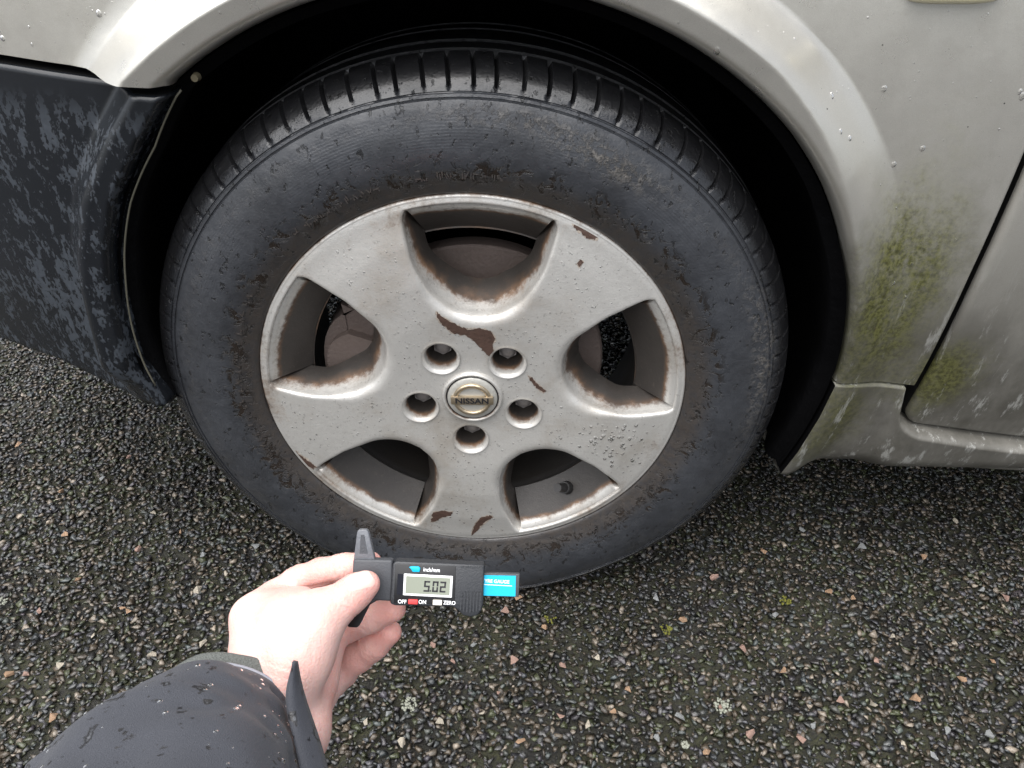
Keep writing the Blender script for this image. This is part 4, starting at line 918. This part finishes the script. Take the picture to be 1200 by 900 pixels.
# thumb nail
a_, b_ = loc(412, 697, -15), loc(433, 681.5, -12.2); ax_ = (b_-a_); ax_ /= np.linalg.norm(ax_); nn = np.array((-0.25, 0.62, -0.75)); nn -= ax_*(nn@ax_); nn /= np.linalg.norm(nn); sd_ = np.cross(ax_, nn)
V = []; nU, nV = 15, 13
for i in range(nU):
    u_ = i/(nU-1)
    for j in range(nV):
        w_ = (j/(nV-1)*2-1); wid = 0.0068*(1-0.25*(1-u_)**3)*math.sqrt(max(0.05, 1-max(0, (u_-0.72)/0.36)**2))
        p = a_+ax_*(0.0015+0.0145*u_)+sd_*w_*wid+nn*0.016
        # drop on to the thumb along the nail normal
        for _ in range(12): p = p-nn*float(hand_sdf(p[None])[0])*0.9
        V.append(p+nn*(0.0004-0.0007*(abs(w_) > 0.95)-0.0006*(u_ < 0.04)))
NVt = to_world(np.array(V))-np.array(person.matrix_world.translation)
mesh('thumb_nail', NVt, grid_faces(nU, nV), M['nail'], person)
# sleeve: elliptical rings along the forearm
def ring(px, py, D, hw, hd, n_, ax_v, seed, amp, wl=0.0):
    c = loc(px, py, (D-D0)*1000); ax_v = ax_v/np.linalg.norm(ax_v); a = np.array((1.0, -0.20, 0.0)); a -= ax_v*(a@ax_v); a /= np.linalg.norm(a); b = np.cross(ax_v, a)
    if b[1] < 0: b = -b
    return [c+a*hw*math.cos(t_)+b*hd*math.sin(t_) for t_ in np.arange(n_)*2*PI/n_]
AX = loc(258, 846, -42)-loc(150, 1080, -170); NSG = 96
keys = [(257, 846, .432, .0415, .034), (252, 853, .428, .0435, .036), (243, 866, .420, .0480, .039), (231, 886, .408, .0545, .043), (214, 915, .392, .0615, .047), (190, 965, .368, .066, .051), (150, 1080, .318, .070, .055), (60, 1320, .25, .075, .06)]
K = catmull([np.array(k_) for k_ in keys], 6); SV = []
for i, k_ in enumerate(K): SV += ring(*k_, NSG, AX, 0, 0)
SV = np.array(SV); ctr = np.repeat(np.array([loc(k_[0], k_[1], (k_[2]-D0)*1000) for k_ in K]), NSG, 0); outd = SV-ctr; outd /= np.linalg.norm(outd, axis=1)[:, None]
fold = (vnoise(SV*np.array((1, 1, 1.6)), 24, 21)-0.5)*0.013+(vnoise(SV*np.array((1, 2.2, 2.2)), 45, 22)-0.5)*0.006; fold *= np.repeat(sstep(np.arange(len(K)), 2, 10), NSG); SV = SV+outd*fold[:, None]
pt = np.array(person.matrix_world.translation)
SF = [(i*NSG+k, i*NSG+(k+1) % NSG, (i+1)*NSG+(k+1) % NSG, (i+1)*NSG+k) for i in range(len(K)-1) for k in range(NSG)]
slv = mesh('jacket_sleeve', to_world(SV)-pt, SF, M['jacket'], person)
sm = slv.modifiers.new('thickness', 'SOLIDIFY'); sm.thickness = 0.0025; sm.offset = 0
# soft inner cuff showing past the hem, and the pale piping between them
ck = [(270, 829, .445, .0385, .0325), (267, 832, .442, .0410, .0345), (261, 841, .436, .0405, .033), (253, 852, .429, .0420, .0345)]
ckk = catmull([np.array(k_) for k_ in ck], 5); CV = []
for k_ in ckk: CV += ring(*k_, NSG, AX, 0, 0)
CV = np.array(CV); CV += (vnoise(CV, 90, 4)-0.5)[:, None]*np.array((0.001, 0.0024, 0.001))
cf = mesh('cuff', to_world(CV)-pt, [(i*NSG+k, i*NSG+(k+1) % NSG, (i+1)*NSG+(k+1) % NSG, (i+1)*NSG+k) for i in range(len(ckk)-1) for k in range(NSG)], M['cuff'], person)
sm = cf.modifiers.new('thickness', 'SOLIDIFY'); sm.thickness = 0.002; sm.offset = 0
rg = ring(257.5, 845.5, .4325, .0420, .0345, 64, AX, 0, 0); rg.append(rg[0]); tube('piping', to_world(np.array(rg))-pt, 0.0015, M['trim'], person, 8)
# strap end sticking up from the cuff
L_ = np.array([loc(*p) for p in ((346, 774, -58), (340, 795, -60), (336, 815, -63), (338, 840, -67), (345, 870, -73), (352, 905, -80), (357, 960, -92))])
Rr = np.array([loc(*p) for p in ((347.5, 774.5, -58), (351, 795, -55), (357, 818, -56), (366, 845, -58), (375, 872, -63), (384, 905, -70), (394, 960, -82))])
Lc, Rc = catmull(L_, 5), catmull(Rr, 5); V = []
for a, b in zip(Lc, Rc):
    for k in range(7):
        u_ = k/6; V.append(a+(b-a)*u_+np.array((0, 0.0005, -0.004))*math.sin(PI*u_))
st = mesh('cuff_strap', to_world(np.array(V))-pt, grid_faces(len(Lc), 7), M['jacket'], person)
sm = st.modifiers.new('thickness', 'SOLIDIFY'); sm.thickness = 0.0018; sm.offset = 0
# rain beads on the sleeve
nrm_ = SV-ctr; nrm_ /= np.linalg.norm(nrm_, axis=1)[:, None]; pick = rng.choice(np.arange(NSG*9, len(SV)), 260, replace=False); pick = [i for i in pick if nrm_[i, 2] < 0.35]
jit = SV[pick]+rng.normal(0, 0.0012, (len(pick), 3))*np.array((1, 0.3, 0.3)); Nw = np.outer(nrm_[pick, 0], rt)+np.outer(nrm_[pick, 1], up)+np.outer(nrm_[pick, 2], fw)
drops('rain_bead', list(to_world(jit)-pt+Nw*0.0013), list(Nw), list(rng.choice([0.0006, 0.0009, 0.0013], len(pick))), person)
